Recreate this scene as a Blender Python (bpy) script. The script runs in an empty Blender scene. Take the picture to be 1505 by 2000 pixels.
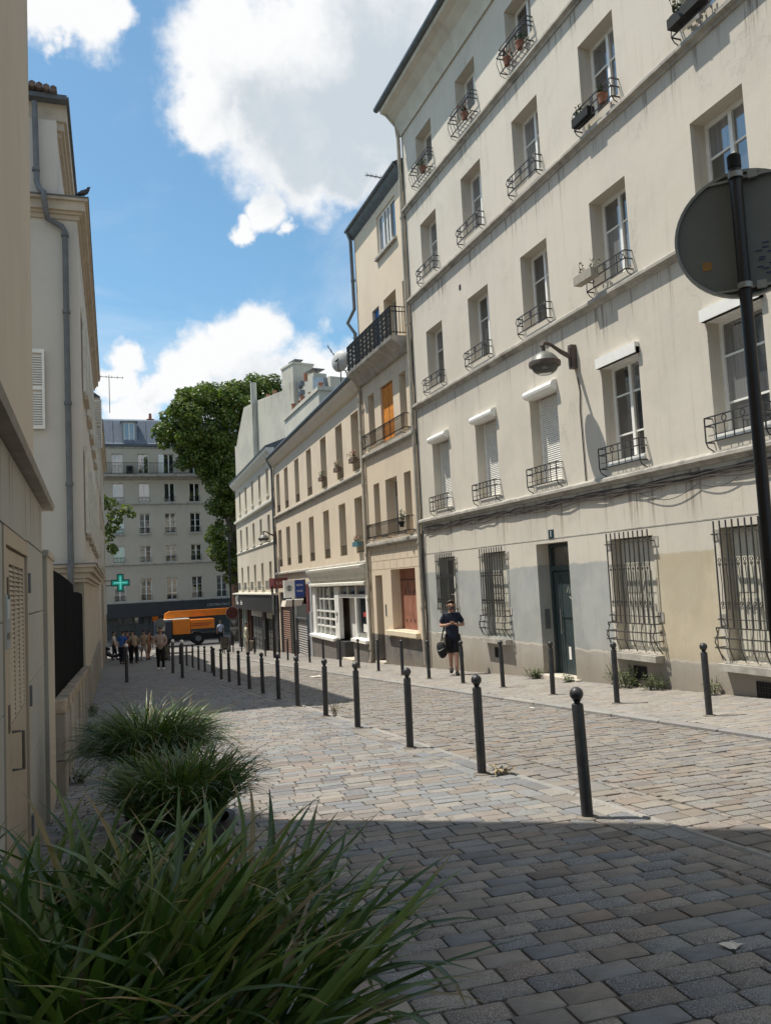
import bpy, bmesh, math, random
import numpy as np
from mathutils import Vector, Matrix
random.seed(7); rng=np.random.default_rng(7)
R=math.radians
S=bpy.context.scene
# ---------------------------------------------------------------- camera
cam=bpy.data.cameras.new('camera'); camo=bpy.data.objects.new('camera',cam)
S.collection.objects.link(camo); S.camera=camo
FPX=1600.0
cam.sensor_fit='VERTICAL'; cam.sensor_height=24.0; cam.lens=FPX/2000*24.0
cam.clip_start=0.05; cam.clip_end=3000
_a=Vector((182-752.5,-(1162-1000.0),-FPX)); _b=Vector((1182-752.5,-(1162-50-1000.0),-FPX))
Yc=_a.normalized(); Uc=(_b-_a).cross(_a).normalized()
if Uc.y<0: Uc=-Uc
Xc=Yc.cross(Uc)
camo.matrix_world=Matrix((Xc,Yc,Uc)).to_4x4()
def ray(px,py):
    d=Vector((px-752.5,-(py-1000.0),-FPX)); return Vector((Xc.dot(d),Yc.dot(d),Uc.dot(d))).normalized()
# ---------------------------------------------------------------- sky and sun
SUN_EL=65.0; SUN_AZ=52.8      # azimuth measured from +Y towards -X
sv=Vector((-math.sin(R(SUN_AZ))*math.cos(R(SUN_EL)), math.cos(R(SUN_AZ))*math.cos(R(SUN_EL)), math.sin(R(SUN_EL))))
sun=bpy.data.lights.new('sun','SUN'); sun.energy=5.0; sun.angle=R(0.53); sun.color=(1.0,0.94,0.83)
suno=bpy.data.objects.new('sun',sun); S.collection.objects.link(suno)
suno.rotation_euler=(-sv).to_track_quat('-Z','Y').to_euler(); suno.location=(0,0,60)
S.view_settings.view_transform='Standard'; S.view_settings.look='None'
S.view_settings.exposure=0.14; S.view_settings.gamma=1.0; S.view_settings.use_curve_mapping=False
S.cycles.max_bounces=6; S.cycles.diffuse_bounces=4; S.cycles.glossy_bounces=3; S.cycles.transmission_bounces=4; S.cycles.transparent_max_bounces=6
S.cycles.caustics_reflective=False; S.cycles.caustics_refractive=False
W=bpy.data.worlds.new('World'); S.world=W; W.use_nodes=True
class G:
    """small node-graph helper"""
    def __init__(s,nt): s.nt=nt; s.n=nt.nodes; s.l=nt.links
    def node(s,t,**k):
        n=s.n.new(t)
        for a,b in k.items(): setattr(n,a,b)
        return n
    def put(s,sock,v):
        if hasattr(v,'is_linked') or hasattr(v,'links'): s.l.new(v,sock)
        elif isinstance(v,(tuple,list)) and sock.type=='RGBA' and len(v)==3: sock.default_value=(*v,1)
        else: sock.default_value=v
    def m(s,op,a,b=0.0,c=None,clamp=False):
        n=s.node('ShaderNodeMath',operation=op,use_clamp=clamp); s.put(n.inputs[0],a); s.put(n.inputs[1],b)
        if c is not None: s.put(n.inputs[2],c)
        return n.outputs[0]
    def vm(s,op,a,b=(0,0,0)):
        n=s.node('ShaderNodeVectorMath',operation=op); s.put(n.inputs[0],a); s.put(n.inputs[1],b)
        return n.outputs['Value'] if op in('LENGTH','DISTANCE','DOT_PRODUCT') else n.outputs[0]
    def mix(s,f,a,b,mode='MIX'):
        n=s.node('ShaderNodeMix',data_type='RGBA',blend_type=mode); s.put(n.inputs[0],f); s.put(n.inputs[6],a); s.put(n.inputs[7],b); return n.outputs[2]
    def noise(s,vec=None,scale=5,detail=4,rough=.55,dist=0,out=0):
        n=s.node('ShaderNodeTexNoise'); 
        if vec is not None: s.put(n.inputs['Vector'],vec)
        n.inputs['Scale'].default_value=scale; n.inputs['Detail'].default_value=detail; n.inputs['Roughness'].default_value=rough; n.inputs['Distortion'].default_value=dist
        return n.outputs[out]
    def ss(s,x,a,b):
        n=s.node('ShaderNodeMapRange',interpolation_type='SMOOTHSTEP'); s.put(n.inputs[0],x); s.put(n.inputs[1],a); s.put(n.inputs[2],b); return n.outputs[0]
    def mapr(s,x,a,b,c=0.,d=1.):
        n=s.node('ShaderNodeMapRange'); s.put(n.inputs[0],x); s.put(n.inputs[1],a); s.put(n.inputs[2],b); s.put(n.inputs[3],c); s.put(n.inputs[4],d); return n.outputs[0]
    def scalev(s,v,x,y,z):
        n=s.node('ShaderNodeVectorMath',operation='MULTIPLY'); s.put(n.inputs[0],v); n.inputs[1].default_value=(x,y,z); return n.outputs[0]
def sky():
    g=G(W.node_tree); g.n.clear()
    st=g.node('ShaderNodeTexSky',sky_type='NISHITA'); st.sun_disc=False; st.sun_elevation=R(SUN_EL); st.sun_rotation=R(-SUN_AZ)
    st.altitude=50; st.air_density=1.0; st.dust_density=0.6; st.ozone_density=1.6
    tc=g.node('ShaderNodeTexCoord'); v=g.vm('NORMALIZE',tc.outputs['Generated'])
    w1=g.scalev(g.vm('SUBTRACT',g.noise(v,7.0,5,.6,0,1),(.5,.5,.5)),.11,.11,.11); w2=g.scalev(g.vm('SUBTRACT',g.noise(v,24.0,5,.6,0,1),(.5,.5,.5)),.03,.03,.03)
    vw=g.vm('ADD',g.vm('ADD',v,w1),w2)
    n1=g.noise(v,5.0,7,.58,.2); n2=g.noise(v,19.0,6,.62,.1); n3=g.noise(g.scalev(v,1,1,1.6),2.3,5,.55)
    # cumulus banks: centre directions and angular radii
    blobs=[(560,150,205),(450,130,150),(700,60,230),(860,40,190),(640,260,150),(760,260,170),(400,225,75),(690,345,85),(650,300,90),(520,385,52),(470,425,34),(555,430,28),(430,55,95),
           (410,700,95),(530,655,75),(470,680,90),(350,735,85),(610,720,90),(690,745,90),(225,690,58),(215,750,50),(290,770,60),
           (160,25,70),(95,15,60),(215,25,38),(128,75,34),(560,790,120),(420,800,100),(260,820,60)]
    def field(vv,bl):
        f=None
        for (px,py,r) in bl:
            c=ray(px,py); d=g.vm('DISTANCE',vv,tuple(c)); e=g.m('SUBTRACT',1.0,g.m('DIVIDE',d,r/1600.0*0.95))
            f=e if f is None else g.m('SMOOTH_MAX',f,e,0.06)
        return f
    f=field(vw,blobs)
    fs=field(g.vm('ADD',vw,tuple(sv*.075)),blobs)
    det=g.m('ADD',g.m('MULTIPLY',g.m('SUBTRACT',n1,.5),.9),g.m('MULTIPLY',g.m('SUBTRACT',n2,.5),.7))
    # the same kind of clouds go on over the rest of the sky
    cdir=ray(430,520); away=g.ss(g.vm('DISTANCE',v,tuple(cdir)),.55,.8)
    rest=g.m('MULTIPLY_ADD',g.m('SUBTRACT',n3,.52),7.0,-.1); rest=g.m('SUBTRACT',g.m('MULTIPLY',rest,away),g.m('MULTIPLY',g.m('SUBTRACT',1.0,away),2.0))
    f2=g.m('MAXIMUM',f,rest)
    dens=g.ss(g.m('ADD',f2,det),-0.06,0.42)
    wisp=g.m('MULTIPLY',g.ss(g.noise(g.scalev(v,1,1,2.0),3.2,6,.62,.5),.45,.75),.30)
    dens=g.m('MAXIMUM',dens,wisp)
    # thick parts of the cloud pass less light
    n4=g.noise(vw,4.2,7,.60,.2); n5=g.noise(vw,15.0,5,.6,.2)
    occl=g.ss(g.m('ADD',g.m('MINIMUM',fs,.5),g.m('MULTIPLY',g.m('SUBTRACT',n4,.5),1.5)),-.05,.55)
    thick=g.m('MULTIPLY',occl,g.ss(g.m('ADD',g.m('MINIMUM',f2,.6),g.m('MULTIPLY',g.m('SUBTRACT',n5,.5),.9)),.0,.55))
    cc=g.mix(thick,(8.9,8.95,9.0),(5.5,6.15,6.7))
    sk=g.mix(1.0,st.outputs[0],SKY_TINT,'MULTIPLY')
    col=g.mix(dens,sk,cc)
    bg=g.node('ShaderNodeBackground'); g.put(bg.inputs[0],col); bg.inputs[1].default_value=0.10
    o=g.node('ShaderNodeOutputWorld'); g.l.new(bg.outputs[0],o.inputs[0])
SKY_TINT=(1.12,1.46,1.42)
sky()
# ---------------------------------------------------------------- object helpers
COL=S.collection; OFF={}
def tag(o,label=None,cat=None,group=None,kind=None):
    if label: o['label']=label
    if cat: o['category']=cat
    if group: o['group']=group
    if kind: o['kind']=kind
    return o
def thing(name,loc,label,cat,group=None,rz=0.0,off=None):
    o=bpy.data.objects.new(name,None); o.empty_display_size=.2; COL.objects.link(o); o.location=loc; o.rotation_euler=(0,0,rz)
    OFF[o.name]=Vector(off) if off is not None else Vector((0,0,0))
    return tag(o,label,cat,group)
class MB:
    def __init__(s): s.v=[]; s.f=[]; s.mi=[]; s.cm=0
    def add(s,vs,fs):
        b=len(s.v); s.v+= [tuple(p) for p in vs]; s.f+=[tuple(i+b for i in f) for f in fs]; s.mi+=[s.cm]*len(fs); return s
    def box(s,x0,x1,y0,y1,z0,z1):
        if x0>x1:x0,x1=x1,x0
        if y0>y1:y0,y1=y1,y0
        if z0>z1:z0,z1=z1,z0
        return s.add([(x0,y0,z0),(x1,y0,z0),(x1,y1,z0),(x0,y1,z0),(x0,y0,z1),(x1,y0,z1),(x1,y1,z1),(x0,y1,z1)],
            [(3,2,1,0),(4,5,6,7),(0,1,5,4),(1,2,6,5),(2,3,7,6),(3,0,4,7)])
    def bbox(s,x0,x1,y0,y1,z0,z1,b=.01):
        # box with chamfered vertical and top edges
        pr=[(x0+b,y0),(x1-b,y0),(x1,y0+b),(x1,y1-b),(x1-b,y1),(x0+b,y1),(x0,y1-b),(x0,y0+b)]
        cx,cy=(x0+x1)/2,(y0+y1)/2
        v=[(x,y,z0) for x,y in pr]+[(x,y,z1-b) for x,y in pr]
        tp=[(x+(b if x<cx else -b),y+(b if y<cy else -b),z1) for x,y in pr]
        v+=tp; f=[tuple(range(7,-1,-1))]
        for k in (0,8):
            for i in range(8): j=(i+1)%8; f.append((k+i,k+j,k+8+j,k+8+i))
        f.append(tuple(range(16,24))); return s.add(v,f)
    def quad(s,a,b,c,d): return s.add([a,b,c,d],[(0,1,2,3)])
    def tube(s,pts,r,n=8,caps=True,r2=None):
        P=[Vector(p) for p in pts]; m=len(P); vs=[];up=None
        for i,p in enumerate(P):
            t=(P[min(i+1,m-1)]-P[max(i-1,0)]).normalized()
            if up is None: up=Vector((0,0,1)) if abs(t.z)<.9 else Vector((1,0,0))
            u=t.cross(up).normalized(); w=u.cross(t).normalized(); up=w
            rr=r[i] if isinstance(r,(list,tuple)) else r
            for k in range(n):
                a=2*math.pi*(k+.5)/n; vs.append(p+u*rr*math.cos(a)+w*rr*math.sin(a))
        fs=[]
        for i in range(m-1):
            for k in range(n):
                k2=(k+1)%n; fs.append((i*n+k,i*n+k2,(i+1)*n+k2,(i+1)*n+k))
        if caps: fs.append(tuple(range(n-1,-1,-1))); fs.append(tuple((m-1)*n+k for k in range(n)))
        return s.add(vs,fs)
    def bar(s,a,b,w=.012,h=None):
        h=w if h is None else h
        a=Vector(a);b=Vector(b);t=(b-a).normalized(); up=Vector((0,0,1)) if abs(t.z)<.9 else Vector((0,1,0))
        u=t.cross(up).normalized()*w/2; q=u.cross(t).normalized()*h/2
        vs=[a-u-q,a+u-q,a+u+q,a-u+q,b-u-q,b+u-q,b+u+q,b-u+q]
        return s.add(vs,[(3,2,1,0),(4,5,6,7),(0,1,5,4),(1,2,6,5),(2,3,7,6),(3,0,4,7)])
    def lathe(s,prof,c=(0,0,0),n=20,ax='z'):
        vs=[];fs=[]
        for r,z in prof:
            for k in range(n):
                a=2*math.pi*k/n; x,y=r*math.cos(a),r*math.sin(a)
                p=(x,y,z) if ax=='z' else ((x,z,y) if ax=='y' else (z,x,y))
                vs.append((c[0]+p[0],c[1]+p[1],c[2]+p[2]))
        m=len(prof)
        for i in range(m-1):
            for k in range(n):
                k2=(k+1)%n; fs.append((i*n+k,i*n+k2,(i+1)*n+k2,(i+1)*n+k))
        fs.append(tuple(range(n-1,-1,-1))); fs.append(tuple((m-1)*n+k for k in range(n)))
        return s.add(vs,fs)
    def extr(s,prof,s0,s1):
        # profile in (d,z), run along s (local x)
        n=len(prof); vs=[(s0,d,z) for d,z in prof]+[(s1,d,z) for d,z in prof]
        fs=[(i,(i+1)%n,n+(i+1)%n,n+i) for i in range(n)]+[tuple(range(n-1,-1,-1)),tuple(range(n,2*n))]
        return s.add(vs,fs)
    def prism(s,poly,h0,h1,ax='z'):
        n=len(poly); g={'z':lambda p,h:(p[0],p[1],h),'y':lambda p,h:(p[0],h,p[1]),'x':lambda p,h:(h,p[0],p[1])}[ax]
        vs=[g(p,h0) for p in poly]+[g(p,h1) for p in poly]
        return s.add(vs,[(i,(i+1)%n,n+(i+1)%n,n+i) for i in range(n)]+[tuple(range(n-1,-1,-1)),tuple(range(n,2*n))])
    def mesh(s,name,mats,off=Vector((0,0,0)),smooth=False):
        me=bpy.data.meshes.new(name)
        me.from_pydata([(a-off[0],b-off[1],c-off[2]) for a,b,c in s.v],[],s.f)
        if not isinstance(mats,(list,tuple)): mats=[mats]
        for m in mats: me.materials.append(m)
        if len(mats)>1: me.polygons.foreach_set('material_index',s.mi)
        bm=bmesh.new(); bm.from_mesh(me); bmesh.ops.recalc_face_normals(bm,faces=bm.faces); bm.to_mesh(me); bm.free()
        if smooth: smooth_mesh(me)
        me.update(); return me
    def build(s,name,mats,parent=None,smooth=False,**k):
        off=rootoff(parent); me=s.mesh(name,mats,off,smooth)
        o=bpy.data.objects.new(name,me); COL.objects.link(o); o.parent=parent; 
        if parent is not None: OFF[o.name]=off
        tag(o,**k); return o
def smooth_mesh(me,ang=40):
    for p in me.polygons: p.use_smooth=True
    try: me.set_sharp_from_angle(angle=R(ang))
    except Exception: pass
def rootoff(p):
    return OFF.get(p.name,Vector((0,0,0))) if p is not None else Vector((0,0,0))
def inst(me,name,parent,loc,rz=0,scale=None,off=None,**k):
    o=bpy.data.objects.new(name,me); COL.objects.link(o); o.parent=parent
    base=rootoff(parent) if off is None else Vector(off)
    o.location=Vector(loc)-base; o.rotation_euler=(0,0,rz)
    if scale: o.scale=scale
    OFF[o.name]=Vector(loc); tag(o,**k); return o
def dup(root,loc,rz=None,**k):
    r=root.copy(); COL.objects.link(r); r.location=loc
    if rz is not None: r.rotation_euler=(0,0,rz)
    for c0 in root.children:
        c=c0.copy(); COL.objects.link(c); c.parent=r
        for d0 in c0.children:
            d=d0.copy(); COL.objects.link(d); d.parent=c
    tag(r,**k); return r
def gz(y):
    if y<57: return -1.42-.0485*y
    return -4.1845-.0155*(min(y,90)-57)
# ---------------------------------------------------------------- materials
MATS={}
def newmat(name):
    m=bpy.data.materials.new(name); m.use_nodes=True; g=G(m.node_tree); bsdf=m.node_tree.nodes['Principled BSDF']; return m,g,bsdf
def simple(name,col,rough=.6,metal=0,var=.12,scale=8,bump=0,spec=.5,dirt=None,objvar=0):
    if name in MATS: return MATS[name]
    m,g,b=newmat(name); geo=g.node('ShaderNodeNewGeometry'); pos=geo.outputs['Position']
    n=g.noise(pos,scale,5,.6); f=g.mapr(n,.3,.7,1-var,1+var)
    c=g.vm('SCALE',(col[0],col[1],col[2])); 
    nn=c.node; g.put(nn.inputs['Scale'],f)
    if objvar:
        oi=g.node('ShaderNodeObjectInfo'); nn2=g.node('ShaderNodeVectorMath',operation='SCALE'); g.put(nn2.inputs[0],c); g.put(nn2.inputs['Scale'],g.mapr(oi.outputs['Random'],0,1,1-objvar,1+objvar)); c=nn2.outputs[0]
    if dirt is not None:
        c=g.mix(g.m('MULTIPLY',g.ss(g.noise(pos,scale*.4,6,.65),.5,.72),dirt[3]),c,(dirt[0],dirt[1],dirt[2]))
    g.put(b.inputs['Base Color'],c); b.inputs['Roughness'].default_value=rough; b.inputs['Metallic'].default_value=metal; b.inputs['Specular IOR Level'].default_value=spec
    if bump:
        bn=g.node('ShaderNodeBump'); bn.inputs['Strength'].default_value=bump; bn.inputs['Distance'].default_value=.02; g.put(bn.inputs['Height'],g.noise(pos,scale*3,5,.6)); g.put(b.inputs['Normal'],bn.outputs[0])
    MATS[name]=m; return m
def plaster(name,col,ledges=(),patches=(),streak=.35,base=None,cracks=0,rough=.9,blotch=.5,tone2=None,bumps=.25):
    m,g,b=newmat(name); geo=g.node('ShaderNodeNewGeometry'); pos=geo.outputs['Position']
    sp=g.node('ShaderNodeSeparateXYZ'); g.put(sp.inputs[0],pos); X,Y,Z=sp.outputs
    big=g.noise(pos,.55,6,.62,.6); med=g.noise(pos,2.4,5,.62); fine=g.noise(pos,38,3,.6)
    t2=tone2 or (col[0]*.80,col[1]*.80,col[2]*.82)
    c=g.mix(g.m('MULTIPLY',g.ss(big,.40,.68),blotch),col,t2)
    c=g.mix(g.m('MULTIPLY',g.ss(med,.5,.75),.3),c,(col[0]*1.06,col[1]*1.02,col[2]*.95))
    for (y0,y1,z0,z1,pc,amt) in patches:
        w=g.m('MULTIPLY',g.m('SUBTRACT',med,.5),.16)
        yy=g.m('ADD',Y,w); zz=g.m('ADD',Z,w)
        k=g.m('MULTIPLY',g.m('MULTIPLY',g.ss(yy,y0,y0+.06),g.m('SUBTRACT',1.,g.ss(yy,y1-.03,y1))),g.m('MULTIPLY',g.ss(zz,z0,z0+.02),g.m('SUBTRACT',1.,g.ss(zz,z1-.05,z1))))
        pcv=g.mix(g.ss(big,.42,.6),pc,tuple(x*.86 for x in pc))
        c=g.mix(g.m('MULTIPLY',k,g.m('MULTIPLY',g.mapr(g.noise(pos,1.7,6,.7),.35,.65,.78,1.),amt)),c,pcv)
    st=g.noise(g.scalev(pos,7.0,7.0,.45),1.0,5,.65); st2=g.noise(g.scalev(pos,22,22,.9),1.0,4,.6)
    srk=g.m('MULTIPLY',g.ss(st,.50,.70),g.ss(st2,.35,.65))
    tot=g.m('MULTIPLY',srk,streak*.25)
    for zl,ln in ledges:
        d=g.m('SUBTRACT',zl,Z); k=g.m('MULTIPLY',g.ss(d,-.02,.02),g.m('SUBTRACT',1.,g.ss(d,.05,ln)))
        tot=g.m('ADD',tot,g.m('MULTIPLY',g.m('MULTIPLY_ADD',srk,.9,.10),g.m('MULTIPLY',k,streak*1.6)))
    c=g.mix(g.m('MINIMUM',tot,.8),c,(.20,.155,.12))
    if base is not None:
        # splash and damp above the pavement
        h=g.m('SUBTRACT',Z,g.m('MULTIPLY_ADD',Y,-.0485,-1.42))
        k=g.m('SUBTRACT',1.,g.ss(g.m('ADD',h,g.m('MULTIPLY',g.m('SUBTRACT',st,.5),.8)),.0,base))
        c=g.mix(g.m('MULTIPLY',k,.55),c,(.24,.20,.155))
    if cracks:
        vo=g.node('ShaderNodeTexVoronoi',feature='DISTANCE_TO_EDGE'); vo.inputs['Scale'].default_value=.42
        wv=g.node('ShaderNodeVectorMath',operation='ADD'); g.put(wv.inputs[0],g.scalev(pos,1,1,.45)); g.put(wv.inputs[1],g.scalev(g.noise(pos,1.3,5,.7,0,1),.9,.9,.9)); g.put(vo.inputs['Vector'],wv.outputs[0])
        k=g.m('MULTIPLY',g.m('SUBTRACT',1.,g.ss(vo.outputs['Distance'],.001,.012)),g.ss(big,.47,.55))
        c=g.mix(g.m('MULTIPLY',k,cracks),c,(.2,.18,.15))
    c=g.mix(g.m('MULTIPLY',g.ss(fine,.55,.8),.12),c,(.25,.23,.2))
    g.put(b.inputs['Base Color'],c); b.inputs['Roughness'].default_value=rough; b.inputs['Specular IOR Level'].default_value=.2
    bn=g.node('ShaderNodeBump'); bn.inputs['Strength'].default_value=bumps; bn.inputs['Distance'].default_value=.02
    g.put(bn.inputs['Height'],g.m('ADD',g.m('MULTIPLY',med,1.2),g.m('MULTIPLY',fine,.25))); g.put(b.inputs['Normal'],bn.outputs[0])
    return m
def stone_mat(name,attr,pal,rough=.75):
    # pal: list of colours picked by a random value (object random or 'tint' attribute)
    m,g,b=newmat(name); geo=g.node('ShaderNodeNewGeometry'); pos=geo.outputs['Position']
    if attr:
        a=g.node('ShaderNodeAttribute'); a.attribute_name='tint'; r=a.outputs['Fac']
    else:
        r=g.node('ShaderNodeObjectInfo').outputs['Random']
    cr=g.node('ShaderNodeValToRGB'); cr.color_ramp.interpolation='CONSTANT'
    el=cr.color_ramp.elements; n=len(pal)
    while len(el)<n: el.new(.5)
    for i,(e,c) in enumerate(zip(el,pal)): e.position=i/n; e.color=(*c,1)
    g.put(cr.inputs[0],r)
    big=g.noise(pos,.35,4,.6); gr=g.noise(pos,95,3,.7); md=g.noise(pos,9,5,.65)
    c=cr.outputs[0]
    c=g.mix(g.m('MULTIPLY',g.ss(md,.38,.72),.35),c,(.17,.15,.135))
    gr2=g.noise(pos,170,2,.75); kk=g.mapr(g.ss(g.m('FRACT',g.m('MULTIPLY',r,13.7)),.35,.6),0,1,.12,.75)
    c=g.mix(g.m('MULTIPLY',g.ss(gr2,.52,.62),kk),c,(.42,.42,.42))
    c=g.mix(g.m('MULTIPLY',g.ss(gr2,.48,.38),kk),c,(.07,.07,.075))
    dirt_=g.noise(pos,3.2,6,.7,.4)
    c=g.mix(g.m('MULTIPLY',g.ss(dirt_,.54,.68),.4),c,(.20,.17,.14))
    c=g.mix(g.m('MULTIPLY',g.ss(g.noise(pos,1.1,7,.75),.60,.66),.35),c,(.07,.065,.06))
    c=g.mix(g.m('MULTIPLY',g.ss(big,.5,.72),.25),c,(.12,.11,.10))
    g.put(b.inputs['Base Color'],c); g.put(b.inputs['Roughness'],g.mapr(md,.3,.7,rough-.12,rough+.12)); b.inputs['Specular IOR Level'].default_value=.4
    bn=g.node('ShaderNodeBump'); bn.inputs['Strength'].default_value=.35; bn.inputs['Distance'].default_value=.008
    g.put(bn.inputs['Height'],g.m('ADD',md,g.m('MULTIPLY',gr,.6))); g.put(b.inputs['Normal'],bn.outputs[0])
    return m
PAL1=[(.20,.215,.235),(.25,.215,.18),(.29,.265,.23),(.16,.165,.18),(.30,.235,.195),(.235,.25,.25),(.34,.31,.265),(.185,.155,.135),(.26,.27,.28),(.27,.235,.20),(.22,.205,.19),(.31,.28,.25)]
PAL1=[tuple(k_*(.88*a+.12*b) for a,b,k_ in zip(c,(.24,.235,.23),(.90,.90,.91))) for c in PAL1]
PAL2=[(c[0]*.72+.058,c[1]*.70+.048,c[2]*.66+.040) for c in PAL1]
PAL3=[(c[0]*.6+.17,c[1]*.6+.15,c[2]*.6+.125) for c in PAL1]
M_settA=stone_mat('sett_piece',False,PAL1); M_setts=stone_mat('sett_joined',True,PAL1)
M_road=stone_mat('sett_road',True,PAL2); M_roadA=stone_mat('sett_road_piece',False,PAL2)
M_walk=stone_mat('sett_walk',True,PAL3)
M_kerb=stone_mat('kerb_granite',False,[(.31,.30,.28),(.26,.25,.24),(.34,.32,.29)],.7)
M_iron=simple('black_iron',(.018,.018,.018),.65,.0,.3,20,spec=.25)
M_rail=simple('rail_iron',(.035,.035,.038),.5,.2,.3,20)
M_grille=simple('grille_grey',(.075,.075,.072),.5,.3,.3,30,dirt=(.18,.1,.06,.5))
M_zinc=simple('zinc',(.22,.24,.26),.45,.4,.2,3)
M_slate=simple('slate',(.10,.115,.13),.5,0,.3,6)
M_pipe=simple('pipe_beige',(.42,.38,.31),.6,0,.2,4,dirt=(.12,.11,.1,.6))
M_pipeg=simple('pipe_grey',(.14,.15,.16),.5,.2,.2,4)
M_white=simple('white_paint',(.85,.84,.80),.45,0,.06,6)
M_offwhite=simple('offwhite_paint',(.72,.70,.62),.5,0,.1,6,dirt=(.4,.36,.3,.5))
M_concrete=simple('ledge_stone',(.40,.375,.33),.85,0,.25,4,.3,dirt=(.14,.125,.11,.75))
M_terra=simple('terracotta',(.30,.13,.08),.8,0,.25,12)
M_leafy=simple('potted_leaf',(.05,.085,.03),.6,0,.5,25)
M_flower=simple('pink_flower',(.55,.16,.14),.6,0,.4,25)
M_dark=simple('dark_interior',(.015,.014,.013),.8)
def glass(name,lo,hi,blue=0):
    m,g,b=newmat(name); oi=g.node('ShaderNodeObjectInfo').outputs['Random']; geo=g.node('ShaderNodeNewGeometry'); pos=geo.outputs['Position']
    fold=g.noise(g.scalev(pos,26,26,.7),1,3,.5); k=g.m('MULTIPLY',g.ss(oi,.25,.75),g.mapr(fold,.3,.7,.45,1.))
    g.put(b.inputs['Base Color'],g.mix(k,lo,hi)); b.inputs['Roughness'].default_value=.04; b.inputs['IOR'].default_value=2.3; b.inputs['Specular IOR Level'].default_value=.8
    bn=g.node('ShaderNodeBump'); bn.inputs['Strength'].default_value=.05; bn.inputs['Distance'].default_value=.05; g.put(bn.inputs['Height'],g.noise(pos,1.6,2,.5)); g.put(b.inputs['Normal'],bn.outputs[0])
    return m
M_glass=glass('window_glass',(.012,.014,.018),(.24,.245,.25))
M_glassf=glass('far_glass',(.012,.015,.018),(.07,.075,.08))
M_glassb=glass('dark_shop_glass',(.01,.01,.012),(.06,.06,.06))
ASPH=simple('asphalt',(.055,.055,.058),.85,0,.25,30,.4)
# ---------------------------------------------------------------- text
def text(name,body,size,mat,parent,M,extr=.004,align='CENTER'):
    cu=bpy.data.curves.new(name,'FONT'); cu.body=body; cu.size=size; cu.extrude=extr; cu.align_x=align; cu.align_y='CENTER'; cu.resolution_u=2
    t=bpy.data.objects.new(name,cu); COL.objects.link(t); bpy.context.view_layer.update()
    me=bpy.data.meshes.new_from_object(t.evaluated_get(bpy.context.evaluated_depsgraph_get())); bpy.data.objects.remove(t)
    me.transform(M); me.transform(Matrix.Translation(-rootoff(parent))); me.materials.clear(); me.materials.append(mat); me.name=name
    o=bpy.data.objects.new(name,me); COL.objects.link(o); o.parent=parent; OFF[o.name]=rootoff(parent); return o
def on_facade(s,d,z,flip=False):
    # text lying on a facade, local x=s, normal +y(outward).  Seen from outside the reading direction is -s
    return Matrix.Translation((s,d,z))@Matrix(((-1,0,0,0),(0,0,1,0),(0,1,0,0),(0,0,0,1)))
def facing_s(s,d,z):
    # text on a board facing the -s direction (towards the camera); reads away from the wall to it
    return Matrix.Translation((s,d,z))@Matrix(((0,0,-1,0),(-1,0,0,0),(0,1,0,0),(0,0,0,1)))
# ---------------------------------------------------------------- ground
def grid_sheet(name,xs,ys,zf,mats,mif=None,**k):
    v=[(x,y,zf(x,y)) for y in ys for x in xs]; n=len(xs); f=[];mi=[]
    for j in range(len(ys)-1):
        for i in range(n-1):
            f.append((j*n+i,j*n+i+1,(j+1)*n+i+1,(j+1)*n+i)); mi.append(mif((xs[i]+xs[i+1])/2,(ys[j]+ys[j+1])/2) if mif else 0)
    me=bpy.data.meshes.new(name); me.from_pydata(v,[],f)
    for m in mats: me.materials.append(m)
    me.polygons.foreach_set('material_index',mi); me.update()
    o=bpy.data.objects.new(name,me); COL.objects.link(o); tag(o,**k); return o
M_earth=simple('earth',(.12,.11,.10),.95,0,.3,.5)
M_sand=simple('joint_sand',(.14,.125,.105),.95,0,.6,6,.5,dirt=(.20,.18,.15,.6))
def brickmat(name,c1,c2,mo,bw,rh):
    m,g,b=newmat(name); geo=g.node('ShaderNodeNewGeometry'); pos=geo.outputs['Position']
    br=g.node('ShaderNodeTexBrick'); g.put(br.inputs['Vector'],pos); g.put(br.inputs['Color1'],c1); g.put(br.inputs['Color2'],c2); g.put(br.inputs['Mortar'],mo)
    br.inputs['Scale'].default_value=1; br.inputs['Brick Width'].default_value=bw; br.inputs['Row Height'].default_value=rh; br.inputs['Mortar Size'].default_value=.008
    c=g.mix(g.m('MULTIPLY',g.ss(g.noise(pos,.5,5,.6),.4,.7),.35),br.outputs[0],(.15,.13,.115))
    c=g.mix(g.m('MULTIPLY',g.ss(g.noise(pos,14,4,.6),.5,.7),.35),c,(.36,.32,.27))
    g.put(b.inputs['Base Color'],c); b.inputs['Roughness'].default_value=.8
    return m
M_farpave=brickmat('far_paving',(.27,.24,.205),(.19,.19,.19),(.09,.08,.07),.21,.145)
ysall=[-60,-20,-4]+list(np.arange(0,57,3.0))+[57,60,70,90,130,220,600]
grid_sheet('ground',[-400,-60,-20,-5,0,4,9,20,60,400],ysall,lambda x,y:gz(y)-.16,[M_earth],kind='structure')
grid_sheet('street',[-6,-.4,3.405,3.425,6.375,6.395,9.2,10.5],[-20,-4,0,6,12,18,24,30.4,30.6,36,42,48,54,57,60],
    lambda x,y:gz(y)-(.012 if y<30.5 else .0)-(.03 if 3.41<x<6.385 else 0),[M_sand,M_farpave],lambda x,y:0 if y<30.5 else 1,kind='structure')
grid_sheet('boulevard',[-90,-20,0,12,30,100],[60,64,70,75],lambda x,y:gz(y)-.04,[ASPH],kind='structure')
grid_sheet('boulevard_pavement',[-90,0,12,100],[57.02,60.02,63.5],lambda x,y:gz(y)+.02,[M_farpave],kind='structure')
mb=MB(); mb.box(-90,100,75,81,gz(77)-.3,gz(77)+.08); mb.build('far_pavement',[M_farpave],kind='structure')
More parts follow.
